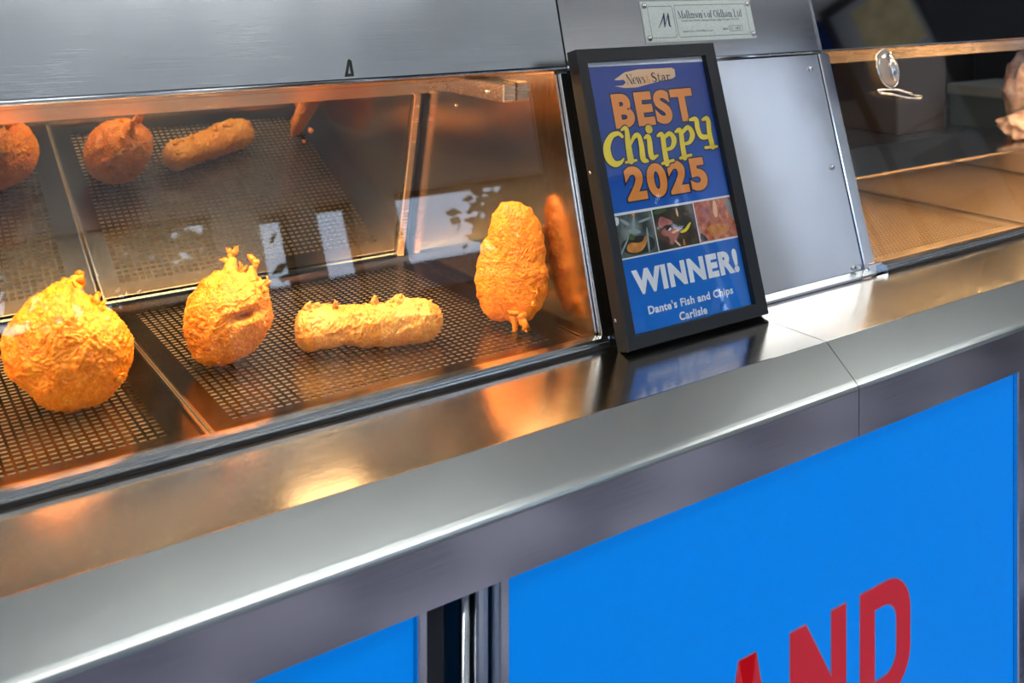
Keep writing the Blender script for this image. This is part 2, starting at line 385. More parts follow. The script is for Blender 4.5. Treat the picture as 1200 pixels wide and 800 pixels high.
# posts between and beside the panels
def post(x0, x1, y0, y1, m, name, label, cat='post'):
    o = MB().box(x0, x1, y0, y1, .10, .972, ch=.0015).build(name, m)
    return tag(o, label, cat)
post(.4085, .4175, .738, .76, M['trim'], 'steel_trim', 'narrow steel trim on the right edge of the left blue panel', 'trim')
post(.4195, .441, .752, .78, M['frame'], 'grey_post', 'dark grey post between the two blue panels')
post(.4425, .4565, .775, .80, M['black_gloss'], 'black_post', 'glossy black strip between grey post and steel rod')
o = MB().tube([(.4615, .752, .10), (.4615, .752, .972)], .0045, 14).build('steel_rod', M['trim']); tag(o, 'upright polished steel rod between the two blue panels', 'rod')
post(.468, .471, .742, .77, M['trim'], 'steel_fin', 'thin steel fin just right of the steel rod', 'trim')
post(.4725, .4875, .752, .78, M['channel'], 'steel_channel', 'blue-grey steel channel beside the large blue panel')
post(.4895, .5005, .738, .76, M['trim'], 'steel_trim', 'narrow steel trim on the left edge of the large blue panel', 'trim')
post(1.329, 1.352, .738, .775, M['trim'], 'steel_post', 'steel post at the right edge of the large blue panel')
post(1.354, 1.42, .748, .775, M['fascia'], 'steel_post', 'wide steel post right of the large blue panel')
tag(MB().box(1.425, 3.3, .75, .76, .1, .972).build('steel_kick_panel', M['fascia']), 'plain steel lower panel at the far right under the counter', 'panel')
tag(MB().box(-.75, 3.3, .806, 1.44, .02, 1.02).build('range_body', M['dark']), 'dark body of the frying range behind the blue panels', 'range')

# ------------------------------------------------------------------ leaning plane of the front glass
G0 = Vector((0, .93, 1.07)); GL = math.atan2(.2619, .9651)
def GM(x, up, out=0):              # frame on the leaning plane: local x right, y up along the glass, z out to the customer
    n = Vector((0, -math.cos(GL), math.sin(GL))); u = Vector((0, math.sin(GL), math.cos(GL)))
    p = G0 + Vector((x, 0, 0)) + u * up + n * out
    return Matrix(((1, 0, 0, p.x), (0, u.y, n.y, p.y), (0, u.z, n.z, p.z), (0, 0, 0, 1)))
TZ = 1.062
RY, RL = 1.41, math.radians(12.5)  # rear doors lean towards the customer at the top
def RM(x, up, out=0):
    u = Vector((0, -math.sin(RL), math.cos(RL))); n = Vector((0, -math.cos(RL), -math.sin(RL)))
    p = Vector((x, RY, TZ)) + u * up + n * out
    return Matrix(((1, 0, 0, p.x), (0, u.y, n.y, p.y), (0, u.z, n.z, p.z), (0, 0, 0, 1)))

def screw(parent, Mx, r=.004):
    mb = MB(); mb.lathe([(r, 0), (r, r * .35), (r * .75, r * .7), (r * .2, r * .8)], Mx, 14)
    s = mb.build('screw', M['screw'], parent)
    return s

def local(t): return Matrix.Translation(-Vector(t.location))

def cabinet(x0, x1, label, mirror, end_right, gtop=.322):
    t = thing('hot_cabinet', label, 'display cabinet', ((x0 + x1) / 2, 1.17, 1.03)); o = local(t)
    # channel that holds the glass
    MB().prism([(.908, 1.0705), (.908, 1.0765), (.9095, 1.0772), (.9095, 1.0785), (.912, 1.0805), (.918, 1.0805), (.921, 1.0770), (.9305, 1.0770), (.9305, 1.0705)], x0, x1).build('glass_channel', M['channel'], t, o)
    MB().prism([(.9065, 1.0702), (.9078, 1.0702), (.9078, 1.0735), (.9065, 1.0735)], x0, x1).build('slot_shade', M['dark'], t, o)  # dark strip drawn in for the shade in the slot behind the ledge
    MB().box(x0 + .002, x1 - .002, .010, gtop, -.005, -.001, GM(0, 0)).build('front_glass', M['glass'], t, o)
    # floor pan under the trays
    MB().box(x0, x1, .937, RY + .03, 1.046, 1.052).build('base_pan', M['pan'], t, o)
    MB().box(x0, x1, .932, .9365, 1.03, 1.071).build('pan_lip', M['rim'], t, o)
    # rear: bottom track, doors, top rail
    MB().prism([(RY - .008, TZ - .004), (RY - .008, TZ + .0035), (RY + .02, TZ + .0035), (RY + .02, TZ - .004)], x0, x1).build('rear_track', M['channel'], t, o)
    if mirror:
        MB().box(x0, .735, .006, .272, -.004, 0, RM(0, 0)).build('rear_door', M['mirror'], t, o)
    MB().box(x0, x1, .270, .296, -.006, .004, RM(0, 0)).build('rear_rail', M['rail'], t, o)
    # soffit above the food
    zs = 1.425
    MB().prism([(1.035, zs), (1.345, zs), (1.345, zs + .006), (1.035, zs + .006)], x0, x1).build('soffit', M['rim'], t, o)
    MB().prism([(1.341, 1.352), (1.347, 1.352), (1.347, zs), (1.341, zs)], x0, x1).build('rear_upstand', M['rim'], t, o)
    return t, o

cl, o = cabinet(-.70, .756, 'glass-fronted hot cabinet holding the battered food', True, True)
# right end: brushed steel cheek with post, bracket and screws
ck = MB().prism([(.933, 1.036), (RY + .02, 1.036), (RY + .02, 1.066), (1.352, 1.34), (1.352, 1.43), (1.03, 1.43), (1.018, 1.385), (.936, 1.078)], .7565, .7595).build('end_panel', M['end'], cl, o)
screw(ck, o @ Matrix.Translation((.7565, 1.256, 1.3155)) @ Matrix.Rotation(math.radians(-90), 4, 'Y'), .0035)
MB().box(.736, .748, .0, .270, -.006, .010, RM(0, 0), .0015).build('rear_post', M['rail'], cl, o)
MB().box(.748, .7555, .0, .270, -.006, .002, RM(0, 0)).build('gap_shade_strip', M['dark'], cl, o)  # dark strip fills the gap in place of its shade
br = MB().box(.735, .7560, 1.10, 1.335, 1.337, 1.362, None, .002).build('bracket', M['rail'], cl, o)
screw(br, o @ Matrix.Translation((.735, 1.14, 1.348)) @ Matrix.Rotation(math.radians(-90), 4, 'Y'), .004)
MB().box(.7605, .7725, -.002, .322, -.006, .004, GM(0, 0), .001).build('edge_trim', M['trim'], cl, o)

cr, o = cabinet(1.284, 3.2, 'glass-fronted hot cabinet with empty trays on the right', False, False, .322)
MB().box(1.259, 1.282, -.002, .326, -.006, .003, GM(0, 0), .001).build('edge_trim', M['panel'], cr, o)
MB().box(1.256, 1.288, -.006, .010, .004, .012, GM(0, 0), .001).build('corner_block', M['panel'], cr, o)
MB().prism([(.945, 1.036), (RY + .02, 1.036), (RY + .02, 1.066), (1.352, 1.34), (1.352, 1.43), (1.04, 1.43)], 1.279, 1.283).build('end_panel', M['end'], cr, o)

# heat lamps: quartz tube under a folded reflector, with the light it gives
M['tube'] = mat('quartz_tube', (1, .6, .25, 1), .3, emit=(1, .50, .16, 1), es=14)
def lamp(xc, label, power, wd=.11):
    """lamp box at the rear of the soffit, its open face turned down and towards the customer"""
    Lm = Matrix.Translation((xc, 1.290, 1.386)) @ Matrix.Rotation(math.radians(-38), 4, 'X')     # local -z is where it shines
    t = thing('heat_lamp', label, 'heat lamp', (xc, 1.29, 1.386)); o = local(t) @ Lm
    h = wd / 2
    b = MB(); b.box(-h, h, -.036, .036, .026, .029)
    for sx in (-1, 1): b.box(sx * h - .0015, sx * h + .0015, -.036, .036, -.004, .029); b.box(-h, h, sx * .036 - .0015, sx * .036 + .0015, -.004, .029)
    b.build('housing', M['rim'], t, o)
    MB().tube([(-h + .004, 0, .014), (h - .004, 0, .014)], .006, 10).build('quartz_tube', M['tube'], t, o)
    for k_ in range(5):
        xx = -h + (k_ + .5) * wd / 5
        MB().tube([(xx, -.036, -.004), (xx, .036, -.004)], .0011, 6).build('guard_wire', M['screw'], t, o)
    ld = bpy.data.lights.new('heat_glow', 'AREA'); ld.shape = 'RECTANGLE'; ld.size = wd - .008; ld.size_y = .064
    ld.energy = power; ld.color = (1, .60, .27)
    lo = bpy.data.objects.new('heat_glow', ld); COL.objects.link(lo); lo.parent = t; lo.matrix_local = o @ Matrix.Translation((0, 0, .004))
    return t
lamp(-.12, 'leftmost small quartz lamp at the rear of the food cabinet', .1)
lamp(.575, 'small quartz lamp at the rear above the battered sausage, under the hood', .15)
lamp(1.66, 'small quartz lamp at the rear above the nearest empty tray', .3)
lamp(2.45, 'farthest small quartz lamp, at the right end of the range', .3)
def heater(x0, x1, label, power):
    """long heater strip at the front of the soffit shining straight down on the trays"""
    t = thing('heater_strip', label, 'heat lamp', ((x0 + x1) / 2, 1.085, 1.41)); o = local(t)
    MB().prism([(1.050, 1.396), (1.058, 1.4235), (1.112, 1.4235), (1.120, 1.396), (1.1185, 1.396), (1.111, 1.4215), (1.059, 1.4215), (1.0515, 1.396)], x0, x1).build('reflector', M['rim'], t, o)
    MB().tube([(x0 + .02, 1.085, 1.412), (x1 - .02, 1.085, 1.412)], .005, 10).build('quartz_tube', M['tube'], t, o)
    ld = bpy.data.lights.new('heat_glow', 'AREA'); ld.shape = 'RECTANGLE'; ld.size = x1 - x0 - .06; ld.size_y = .05; ld.energy = power; ld.color = (1, .62, .29)
    lo = bpy.data.objects.new('heat_glow', ld); COL.objects.link(lo); lo.parent = t; lo.location = (0, 0, -.006)
heater(-.62, .04, 'long heater strip over the largest battered ball, under the hood', HEAT_LAMP)
heater(.10, .70, 'long heater strip over the sausage tray, under the hood', HEAT_LAMP)
heater(1.34, 2.14, 'long heater strip over the nearest empty trays', HEAT_LAMP * 1.4)
heater(2.24, 3.1, 'long heater strip at the far right end of the range', HEAT_LAMP * 1.4)

# ------------------------------------------------------------------ perforated trays
def tray_mesh(wd, dp):
    """sheet with rectangular slots: solid margin, then bars and bridges, with a little thickness"""
    mb = MB(); px, py = .0094, .0096; hx, hy = .0067, .0056; mg = .026
    nx = int((wd - 2 * mg) / px); ny = int((dp - 2 * mg) / py)
    ox = (wd - nx * px) / 2; oy = (dp - ny * py) / 2
    T = .0011
    mb.box(0, wd, 0, oy, -T, 0); mb.box(0, wd, dp - oy, dp, -T, 0); mb.box(0, ox, oy, dp - oy, -T, 0); mb.box(wd - ox, wd, oy, dp - oy, -T, 0)
    v = []; f = []
    def quad(a, b, c, d): f.append((a, b, c, d))
    for j in range(ny + 1):
        y = oy + j * py; h = (py - hy) / 2; y0 = max(oy, y - h); y1 = min(dp - oy, y + h)
        mb.add([(ox, y0, 0), (wd - ox, y0, 0), (wd - ox, y1, 0), (ox, y1, 0), (ox, y0, -T), (wd - ox, y0, -T), (wd - ox, y1, -T), (ox, y1, -T)],
               [(0, 1, 2, 3), (0, 4, 5, 1), (3, 2, 6, 7)])
    for j in range(ny):
        y0 = oy + j * py + (py - hy) / 2; y1 = y0 + hy
        for i in range(nx + 1):
            x = ox + i * px; w = (px - hx) / 2; x0 = max(ox, x - w); x1 = min(wd - ox, x + w)
            mb.add([(x0, y0, 0), (x1, y0, 0), (x1, y1, 0), (x0, y1, 0), (x0, y0, -T), (x1, y0, -T), (x1, y1, -T), (x0, y1, -T)],
                   [(0, 1, 2, 3), (0, 3, 7, 4), (1, 5, 6, 2)])
    return mb
TW, TD = .4545, .440
sheet_me = None
trays = [(-.6115, 'leftmost perforated steel tray in the food cabinet, outside the picture mostly'), (-.153, 'perforated steel tray under the largest battered ball'), (.3060, 'perforated steel tray under the battered sausage'),
         (1.2995, 'empty perforated steel tray behind the right glass, nearest one'), (1.758, 'empty perforated steel tray at the right edge of the picture'), (2.2165, 'farthest empty perforated steel tray in the right cabinet')]
rim_me = None
for i, (tx, lab) in enumerate(trays):
    if i == 0: continue
    wd = TW if i != 2 else .4485
    t = thing('perforated_tray', lab, 'tray', (tx, .955, TZ), 'perforated trays of the range')
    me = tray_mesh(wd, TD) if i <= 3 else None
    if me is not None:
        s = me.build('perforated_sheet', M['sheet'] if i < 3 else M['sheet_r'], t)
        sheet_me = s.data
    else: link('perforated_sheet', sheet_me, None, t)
    r = MB()
    # rolled rim: front lip turned down, raised sides
    r.prism([(-.0125, -.0098), (-.0125, .004), (-.009, .0065), (-.003, .0065), (0, .002), (0, -.0008), (-.004, .0035), (-.009, .0035), (-.0105, -.0098)], .0005, wd - .0005)
    r.box(0, .0022, 0, TD, -.0098, .0035); r.box(wd - .0022, wd, 0, TD, -.0098, .0035)
    r.box(0, wd, TD, TD + .002, -.0098, .004)
    for a in (.001, wd - .008): r.box(a, a + .007, .0, TD, -.0098, -.0012)
    r.build('rim', M['rim'], t)

# ------------------------------------------------------------------ battered food
def ico(sub):
    import bmesh
    bm = bmesh.new(); bmesh.ops.create_icosphere(bm, subdivisions=sub, radius=1)
    v = [x.co.copy() for x in bm.verts]; f = [tuple(l.index for l in p.verts) for p in bm.faces]; bm.free()
    return v, f
ICO = ico(7)
VR = lambda r, f, u: CR * r + CF * f + Vector((0, 0, u))    # right / away / up as the cook's customer sees it

def crusty(p, n, seed, amp=1.0):
    s = Vector((seed * 3.1, seed * 1.7, seed * .9))
    w = p + noise.noise_vector(p * 38 + s) * .007
    a = noise.fractal(p * 24 + s, .9, 2.1, 3) * .0030
    b = noise.ridged_multi_fractal(w * 48 + s, .85, 2.3, 5, .9, 2.0) * .0021
    c = noise.turbulence(w * 190 + s, 4, True) * .0026
    return p + n * (a + b - .0030 + c - .0016) * amp

def flakes(mb, surf, n, seed, size=.005, up=.0):
    """thin ragged curls of batter standing off the crust"""
    rnd = random.Random(seed)
    for _ in range(n):
        p, nn = surf[rnd.randrange(len(surf))]
        if nn.z < up - .3: continue
        a = nn.orthogonal().normalized(); a.rotate(Matrix.Rotation(rnd.uniform(0, 6.28), 3, nn)); b = nn.cross(a)
        s = size * rnd.uniform(.3, 1.0); h = s * rnd.uniform(.3, .9); q = p - nn * .0012
        l = a * rnd.uniform(-.7, .7) * s
        mb.add([q - a * s * .6, q + a * s * .6, q + a * s * .25 + nn * h + l * .5, q - a * s * .15 + nn * h * .8 + l, q + b * s * .3],
               [(0, 1, 2, 3), (1, 4, 2), (4, 0, 3), (4, 3, 2)], False)

def spike(mb, base, tip, r0, seed, bend=.004, n=9):
    """ragged batter tail"""
    rnd = random.Random(seed); pts = []; rr = []
    for k in range(n):
        t = k / (n - 1); pts.append(base.lerp(tip, t) + Vector((rnd.uniform(-1, 1), rnd.uniform(-1, 1), rnd.uniform(-1, 1))) * bend * (.3 + t) * .6); rr.append(r0 * (1 - t) ** .8 * rnd.uniform(.8, 1.2) + .0010)
    mb.tube(pts, rr, 8)

def star_food(name, label, cat, C, fn, matn, seed, spikes=(), nfl=260, fs=.0045, amp=1.0, zmin=TZ + .0003, up=.0):
    V, F = ICO; pts = []; 
    for d in V: pts.append(fn(d))
    # approximate outward normals by direction
    out = []
    for d, p in zip(V, pts): out.append(crusty(p, d, seed, amp))
    zf = zmin - C.z
    out = [Vector((p.x, p.y, zf + (p.z - zf) * .12 if p.z < zf else p.z)) for p in out]
    lo = min(p.z for p in out); out = [Vector((p.x, p.y, p.z + max(0, zf - lo) )) if p.z < zf + .004 else p for p in out]
    out = [Vector((p.x, p.y, max(p.z, zf))) for p in out]
    mb = MB(); mb.add(out, F, True)
    surf = [(out[i], V[i]) for i in range(0, len(V), 7)]
    flakes(mb, surf, nfl, seed, fs, up)
    for k, (b, t, r) in enumerate(spikes): spike(mb, VR(*b), VR(*t), r, seed * 10 + k)
    o = mb.build(name, matn); o.location = C
    return tag(o, label, cat)

def lobes(ls, k=90):
    """radius along a direction as a smooth union of spheres seen from the origin"""
    def fn(d):
        acc = 0
        for c, R in ls:
            b = d.dot(c); q = b * b - c.length_squared + R * R
            r = b + math.sqrt(q) if q > 0 else 0
            acc += math.exp(k * max(0, r))
        return d * (math.log(acc / 1.0) / k - math.log(len(ls)) / k * .35)
    return fn

M['bat_a'] = batter_mat('batter_bright', srgb(204, 98, 8), srgb(238, 140, 18), srgb(252, 184, 62), 24)
M['bat_b'] = batter_mat('batter_golden', srgb(180, 86, 12), srgb(230, 138, 32), srgb(248, 192, 92), 26)
M['bat_c'] = batter_mat('batter_pale', srgb(190, 108, 36), srgb(228, 160, 74), srgb(246, 208, 130), 28)
M['bat_d'] = batter_mat('batter_deep', srgb(190, 92, 12), srgb(232, 136, 28), srgb(246, 176, 66), 26)

def outline_fn(pts, c, sc, depth, axes):
    """solid with a traced profile across and its own depth: pts in px around c, sc metres per px"""
    ex, ey, ez = axes
    tab = sorted((math.atan2(-(y - c[1]), x - c[0]), math.hypot(x - c[0], y - c[1]) * sc) for x, y in pts)
    tab = [(tab[-1][0] - 2 * math.pi, tab[-1][1])] + tab + [(tab[0][0] + 2 * math.pi, tab[0][1])]
    def rad(t):
        for i in range(len(tab) - 1):
            if tab[i][0] <= t <= tab[i + 1][0]:
                u = (t - tab[i][0]) / max(1e-6, tab[i + 1][0] - tab[i][0]); u = u * u * (3 - 2 * u); return tab[i][1] * (1 - u) + tab[i + 1][1] * u
        return tab[0][1]
    def fn(d):
        x, y, z = d.dot(ex), d.dot(ey), d.dot(ez); R = rad(math.atan2(y, x)); k = x * x + y * y
        return d / math.sqrt(k / (R * R) + z * z / (depth * depth))
    return fn
def view_axes(C):
    v = (C - Vector((0, 0, 1.5))).normalized(); r = v.cross(Vector((0, 0, 1))).normalized(); return r, r.cross(v).normalized(), -v
def spk(axes, sc, c, base, tip, r, out=0):
    ex, ey, ez = axes; f = lambda q: ex * (q[0] - c[0]) * sc - ey * (q[1] - c[1]) * sc + ez * out
    return f(base), f(tip), r * sc

CA = Vector((0, 0, 1.1245)) + CF * 1.030 + CR * ((80 - 600) / 1180 * 1.030); AX = view_axes(CA); sa = 1.030 / 1180 / 4 * .965
oa = [(330, 125), (350, 150), (420, 205), (500, 270), (590, 370), (622, 480), (612, 560), (560, 655), (480, 712), (360, 735), (260, 722), (200, 685), (140, 615), (62, 535), (32, 440), (28, 340), (62, 260), (115, 218), (200, 160), (275, 125)]
ca = (320, 430)
A_ = lambda b, t, r, o_=0: spk(AX, sa, ca, b, t, r, o_)
star_food('battered_ball', 'largest orange battered ball with a ragged peak, nearest on the left', 'fried food', CA, outline_fn(oa, ca, sa, .056, AX), M['bat_a'], 1,
    [A_((285, 165), (312, 78), 48), A_((310, 160), (345, 100), 36, .004), A_((250, 160), (240, 118), 30), A_((420, 240), (430, 172), 20), A_((455, 250), (462, 222), 16), A_((85, 270), (70, 225), 22), A_((120, 235), (108, 208), 18), A_((165, 640), (130, 612), 18), A_((585, 390), (608, 372), 16), A_((610, 560), (632, 545), 14)], 900, .0042)
CB = Vector((0, 0, 1.1150)) + CF * 1.142 + CR * ((268 - 600) / 1180 * 1.142); BX = view_axes(CB); sb = 1.142 / 1180 / 5 * .965
ob = [(100, 370), (76, 480), (86, 580), (140, 695), (200, 745), (300, 762), (400, 745), (480, 705), (540, 640), (588, 560), (603, 470), (596, 390), (566, 310), (530, 262), (480, 225), (380, 205), (280, 205), (200, 245), (150, 300)]
cb = (340, 490); fb0 = outline_fn(ob, cb, sb, .050, BX)
def fb(d):
    b = fb0(d); x, y, z = (d.dot(q) for q in BX)
    if z < 0: return b
    # a split below the crust flap, right of the middle, and a bulge under it
    px_, py_ = b.dot(BX[0]) / sb, -b.dot(BX[1]) / sb
    sp_ = math.exp(-((px_ - 110) / 75) ** 2 - ((py_ + 12 - (px_ - 110) * -.25) / 26) ** 2)
    bl = math.exp(-((px_ - 105) / 80) ** 2 - ((py_ - 75) / 45) ** 2); fl = math.exp(-((px_ - 150) / 60) ** 2 - ((py_ + 90) / 70) ** 2)
    return b * (1 - .34 * sp_ + .05 * bl + .06 * fl)
B_ = lambda b, t, r, o_=0: spk(BX, sb, cb, b, t, r, o_)
star_food('battered_ball', 'smaller golden battered ball with two horn-like batter tips and a dark split', 'fried food', CB, fb, M['bat_b'], 2,
    [B_((295, 250), (300, 95), 52), B_((300, 110), (316, 68), 16), B_((280, 130), (250, 98), 14), B_((280, 155), (206, 158), 18), B_((455, 260), (448, 135), 36), B_((445, 140), (398, 104), 16), B_((455, 150), (486, 160), 14),
     B_((555, 320), (566, 236), 20), B_((540, 290), (538, 240), 12), B_((385, 215), (400, 182), 14), B_((372, 215), (360, 168), 10), B_((210, 250), (184, 228), 14)], 650, .004)

def log_fn(a, R, ax):
    bx = ax.normalized()
    def fn(d):
        t = d.dot(bx); per = d - bx * t; k = per.length
        # superellipse in (t, k)
        e = 6.0
        r = ((abs(t) / a) ** e + (abs(k) / R) ** e) ** (-1 / e) if False else 1 / (((abs(t) / a) ** 7 + (k / R) ** 7) ** (1 / 7.0))
        return d * r
    return fn
def capsule_food(name, label, P0, P1, R, matn, seed):
    ax = (P1 - P0); Ln = ax.length; ax.normalize(); C = (P0 + P1) / 2
    mb = MB(); nu, nv = 190, 110; v = []; s1 = ax.cross(Vector((0, 0, 1))).normalized(); s2 = s1.cross(ax).normalized()
    for i in range(nu + 1):
        t = i / nu; x = (t - .5) * Ln; e = abs(2 * t - 1)
        r = R * max(.02, (1 - e ** 9)) ** .5 * (1 + .06 * math.sin(t * 9 + 1) - .05 * t)
        for k in range(nv):
            a = 2 * math.pi * k / nv; n = s1 * math.cos(a) + s2 * math.sin(a)
            p = ax * x + n * r; nn = (n + ax * (2 * t - 1) * e ** 8).normalized()
            q = crusty(p, nn, seed, 1.0); q.z = max(q.z, TZ + .0003 - C.z); v.append(q)
    f = [(i * nv + k, i * nv + (k + 1) % nv, (i + 1) * nv + (k + 1) % nv, (i + 1) * nv + k) for i in range(nu) for k in range(nv)]
    f += [tuple(range(nv))[::-1], tuple(range(nu * nv, nu * nv + nv))]
    mb.add(v, f, True)
    surf = []
    for j in range(0, len(v), 5):
        nn = v[j] - ax * v[j].dot(ax); surf.append((v[j], nn.normalized() if nn.length > 1e-5 else ax))
    flakes(mb, surf, 420, seed, .004, .1)
    for k, (t, h, rr) in enumerate(((.09, .008, .004), (.15, .006, .004), (.27, .007, .003), (.53, .010, .005), (.70, .009, .009), (.66, .005, .006))):
        b = ax * ((t - .5) * Ln) + Vector((0, 0, R * .88)); spike(mb, b, b + VR(.002, -.003, h), rr, seed * 7 + k, .002)
    o = mb.build(name, matn); o.location = C
    return tag(o, label, 'fried food')
PC = Vector((0, 0, 1.0885)) + CF * 1.196
capsule_food('battered_sausage', 'long battered sausage lying between the golden ball and the upright patty', PC + CR * ((344 - 600) / 1180 * 1.18) + CF * -.014, PC + CR * ((519 - 600) / 1180 * 1.21) + CF * .022, .0275, M['bat_c'], 5)

# upright oval patty leaning on the end panel
dn = (-CF * .97 + Vector((-.38, 0, .20))).normalized(); dw = Vector((0, 0, 1)).cross(dn).normalized() * 1; du = dn.cross(dw).normalized()
DC = Vector((0, 0, 1.1440)) + CF * 1.276 + CR * ((601 - 600) / 1180 * 1.276); sd = 1.276 / 1180 / 4.21
DX = (dw, du, dn); cd = (300, 370)
od = [(310, 80), (240, 90), (190, 150), (168, 220), (158, 262), (138, 290), (128, 350), (112, 430), (108, 500), (128, 580), (155, 628), (205, 660), (280, 668), (340, 655), (400, 648), (440, 605), (478, 540), (488, 450), (470, 370), (470, 300), (450, 220), (410, 150), (370, 100)]
D_ = lambda b, t, r, o_=0: spk(DX, sd, cd, b, t, r, o_)
star_food('battered_patty', 'tall oval battered patty standing upright against the steel end panel', 'fried food', DC, outline_fn(od, cd, sd, .017, DX), M['bat_d'], 8,
    [D_((366, 600), (376, 706), 34, .0), D_((405, 610), (462, 684), 24), D_((480, 540), (492, 545), 10), D_((120, 520), (96, 520), 18), D_((160, 640), (134, 628), 12), D_((470, 480), (498, 488), 8), D_((150, 300), (136, 282), 14)], 260, .003, .75)

# ------------------------------------------------------------------ hoods and the steel panel between the cabinets
def hood(x0, x1, label, m, lip=True):
    t = thing('hood_panel', label, 'hood', ((x0 + x1) / 2, 1.05, 1.38)); o = local(t)
    MB().box(x0, x1, .331, .62, -.004, .003, GM(0, 0)).build('sheet', m, t, o)
    if lip: MB().tube([GM(x0, .3285) .to_translation(), GM(x1, .3285).to_translation()], .0035, 10).build('lower_edge', M['trim'], t, o)
    return t, o
hl, o = hood(-.75, .7725, 'grey brushed steel hood above the cabinet with battered food', M['hood'])
mk = MB(); mk.add([(-.0052, -.009, 0), (.0052, -.009, 0), (.0035, .010, 0), (.0005, .010, 0)], [(0, 1, 2, 3)])
mk2 = MB(); 
s = MB()
for q in ([(-.0055, -.009), (-.002, -.009), (.0015, .006), (.0025, .010), (.0005, .010)], [(.0055, -.009), (.003, -.009), (.0015, .004), (.0025, .010), (.0045, .008)], [(-.004, -.009), (.004, -.009), (.003, -.006), (-.003, -.006)]):
    s.poly(q)
sm = s.build('smudge', M['dark'], hl, o @ GM(.4746, .3425, .0036)); sm['label'] = 'small black mark on the steel'
hc, o = hood(.7755, 1.2635, 'polished steel hood section carrying the maker plate', M['hood_p'])
MB().box(.7728, .7752, .331, .62, -.004, .001, GM(0, 0)).build('joint', M['dark'], hc, o)
hr, o = hood(1.2665, 3.3, 'dark glossy hood section above the right cabinet', M['smoke'], False)
MB().box(1.2638, 1.2663, .326, .62, -.004, .005, GM(0, 0)).build('joint_strip', M['trim'], hr, o)

sp = thing('steel_side_panel', 'polished steel panel between the picture frame and the right cabinet', 'panel', (1.01, .95, 1.07)); o = local(sp)
MB().box(.774, 1.2575, .001, .3245, -.006, 0, GM(0, 0)).build('sheet', M['panel'], sp, o)
MB().prism([(.9085, 1.0705), (.9085, 1.074), (.9275, 1.0745), (.9275, 1.0705)], .774, 1.2575).build('foot_trim', M['trim'], sp, o)
for up in (.304, .155, .010): screw(sp, o @ GM(1.2360, up, 0), .0042)

# ------------------------------------------------------------------ lettering helpers
def text_mesh(body, off=0.0, space=1.0):
    c = bpy.data.curves.new('t', 'FONT'); c.body = body; c.size = 1; c.offset = off; c.resolution_u = 5; c.space_character = space; c.fill_mode = 'BOTH'
    ob = bpy.data.objects.new('t', c); COL.objects.link(ob)
    dg = bpy.context.evaluated_depsgraph_get(); me = bpy.data.meshes.new_from_object(ob.evaluated_get(dg))
    v = [tuple(x.co) for x in me.vertices]; f = [tuple(p.vertices) for p in me.polygons]
    bpy.data.objects.remove(ob); bpy.data.curves.remove(c); bpy.data.meshes.remove(me)
    return v, f
def fit_text(mb, body, x0, y0, x1, y1, off=0.0, z=0, space=1.0, shear=0, rise=0, pad=0):
    """fill the box x0..x1, y0..y1 (metres, local) with the words; pad lets an outline copy keep the same layout"""
    v0, _ = text_mesh(body, 0 if pad else off, space); v, f = text_mesh(body, off, space)
    src = v0 if pad else v
    ax, bx = min(p[0] for p in src), max(p[0] for p in src); ay, by = min(p[1] for p in src), max(p[1] for p in src)
    sx, sy = (x1 - x0) / (bx - ax), (y1 - y0) / (by - ay); out = []
    for p in v:
        X = x0 + (p[0] - ax) * sx; Y = y0 + (p[1] - ay) * sy
        out.append((X + shear * (Y - y0), Y + rise * (X - x0), z))
    mb.add(out, f)
def stroke(mb, pts, z=0, grow=0.0, sub=6):
    """brush stroke of varying width through (x, y, width) points, round ended"""
    P = [Vector(p) for p in pts]; Q = []
    n = len(P)
    for i in range(n - 1):
        p0, p1, p2, p3 = P[max(0, i - 1)], P[i], P[i + 1], P[min(n - 1, i + 2)]
        for k in range(sub):
            t = k / sub; t2, t3 = t * t, t ** 3
            Q.append(.5 * ((2 * p1) + (p2 - p0) * t + (2 * p0 - 5 * p1 + 4 * p2 - p3) * t2 + (3 * p1 - p0 - 3 * p2 + p3) * t3))
    Q.append(P[-1])
    v = []; f = []
    for i, q in enumerate(Q):
        d = (Q[min(i + 1, len(Q) - 1)] - Q[max(i - 1, 0)]).xy
        d = d.normalized() if d.length > 1e-7 else Vector((1, 0)); nn = Vector((-d.y, d.x)); w = max(.0001, q.z / 2 + grow)
        v += [(q.x + nn.x * w, q.y + nn.y * w, z), (q.x - nn.x * w, q.y - nn.y * w, z)]
    for i in range(len(Q) - 1): f.append((2 * i, 2 * i + 1, 2 * i + 3, 2 * i + 2))
    mb.add(v, f)
    for e in (Q[0], Q[-1]):
        w = max(.0001, e.z / 2 + grow); mb.add([(e.x + w * math.cos(a * math.pi / 6), e.y + w * math.sin(a * math.pi / 6), z) for a in range(12)], [tuple(range(12))])

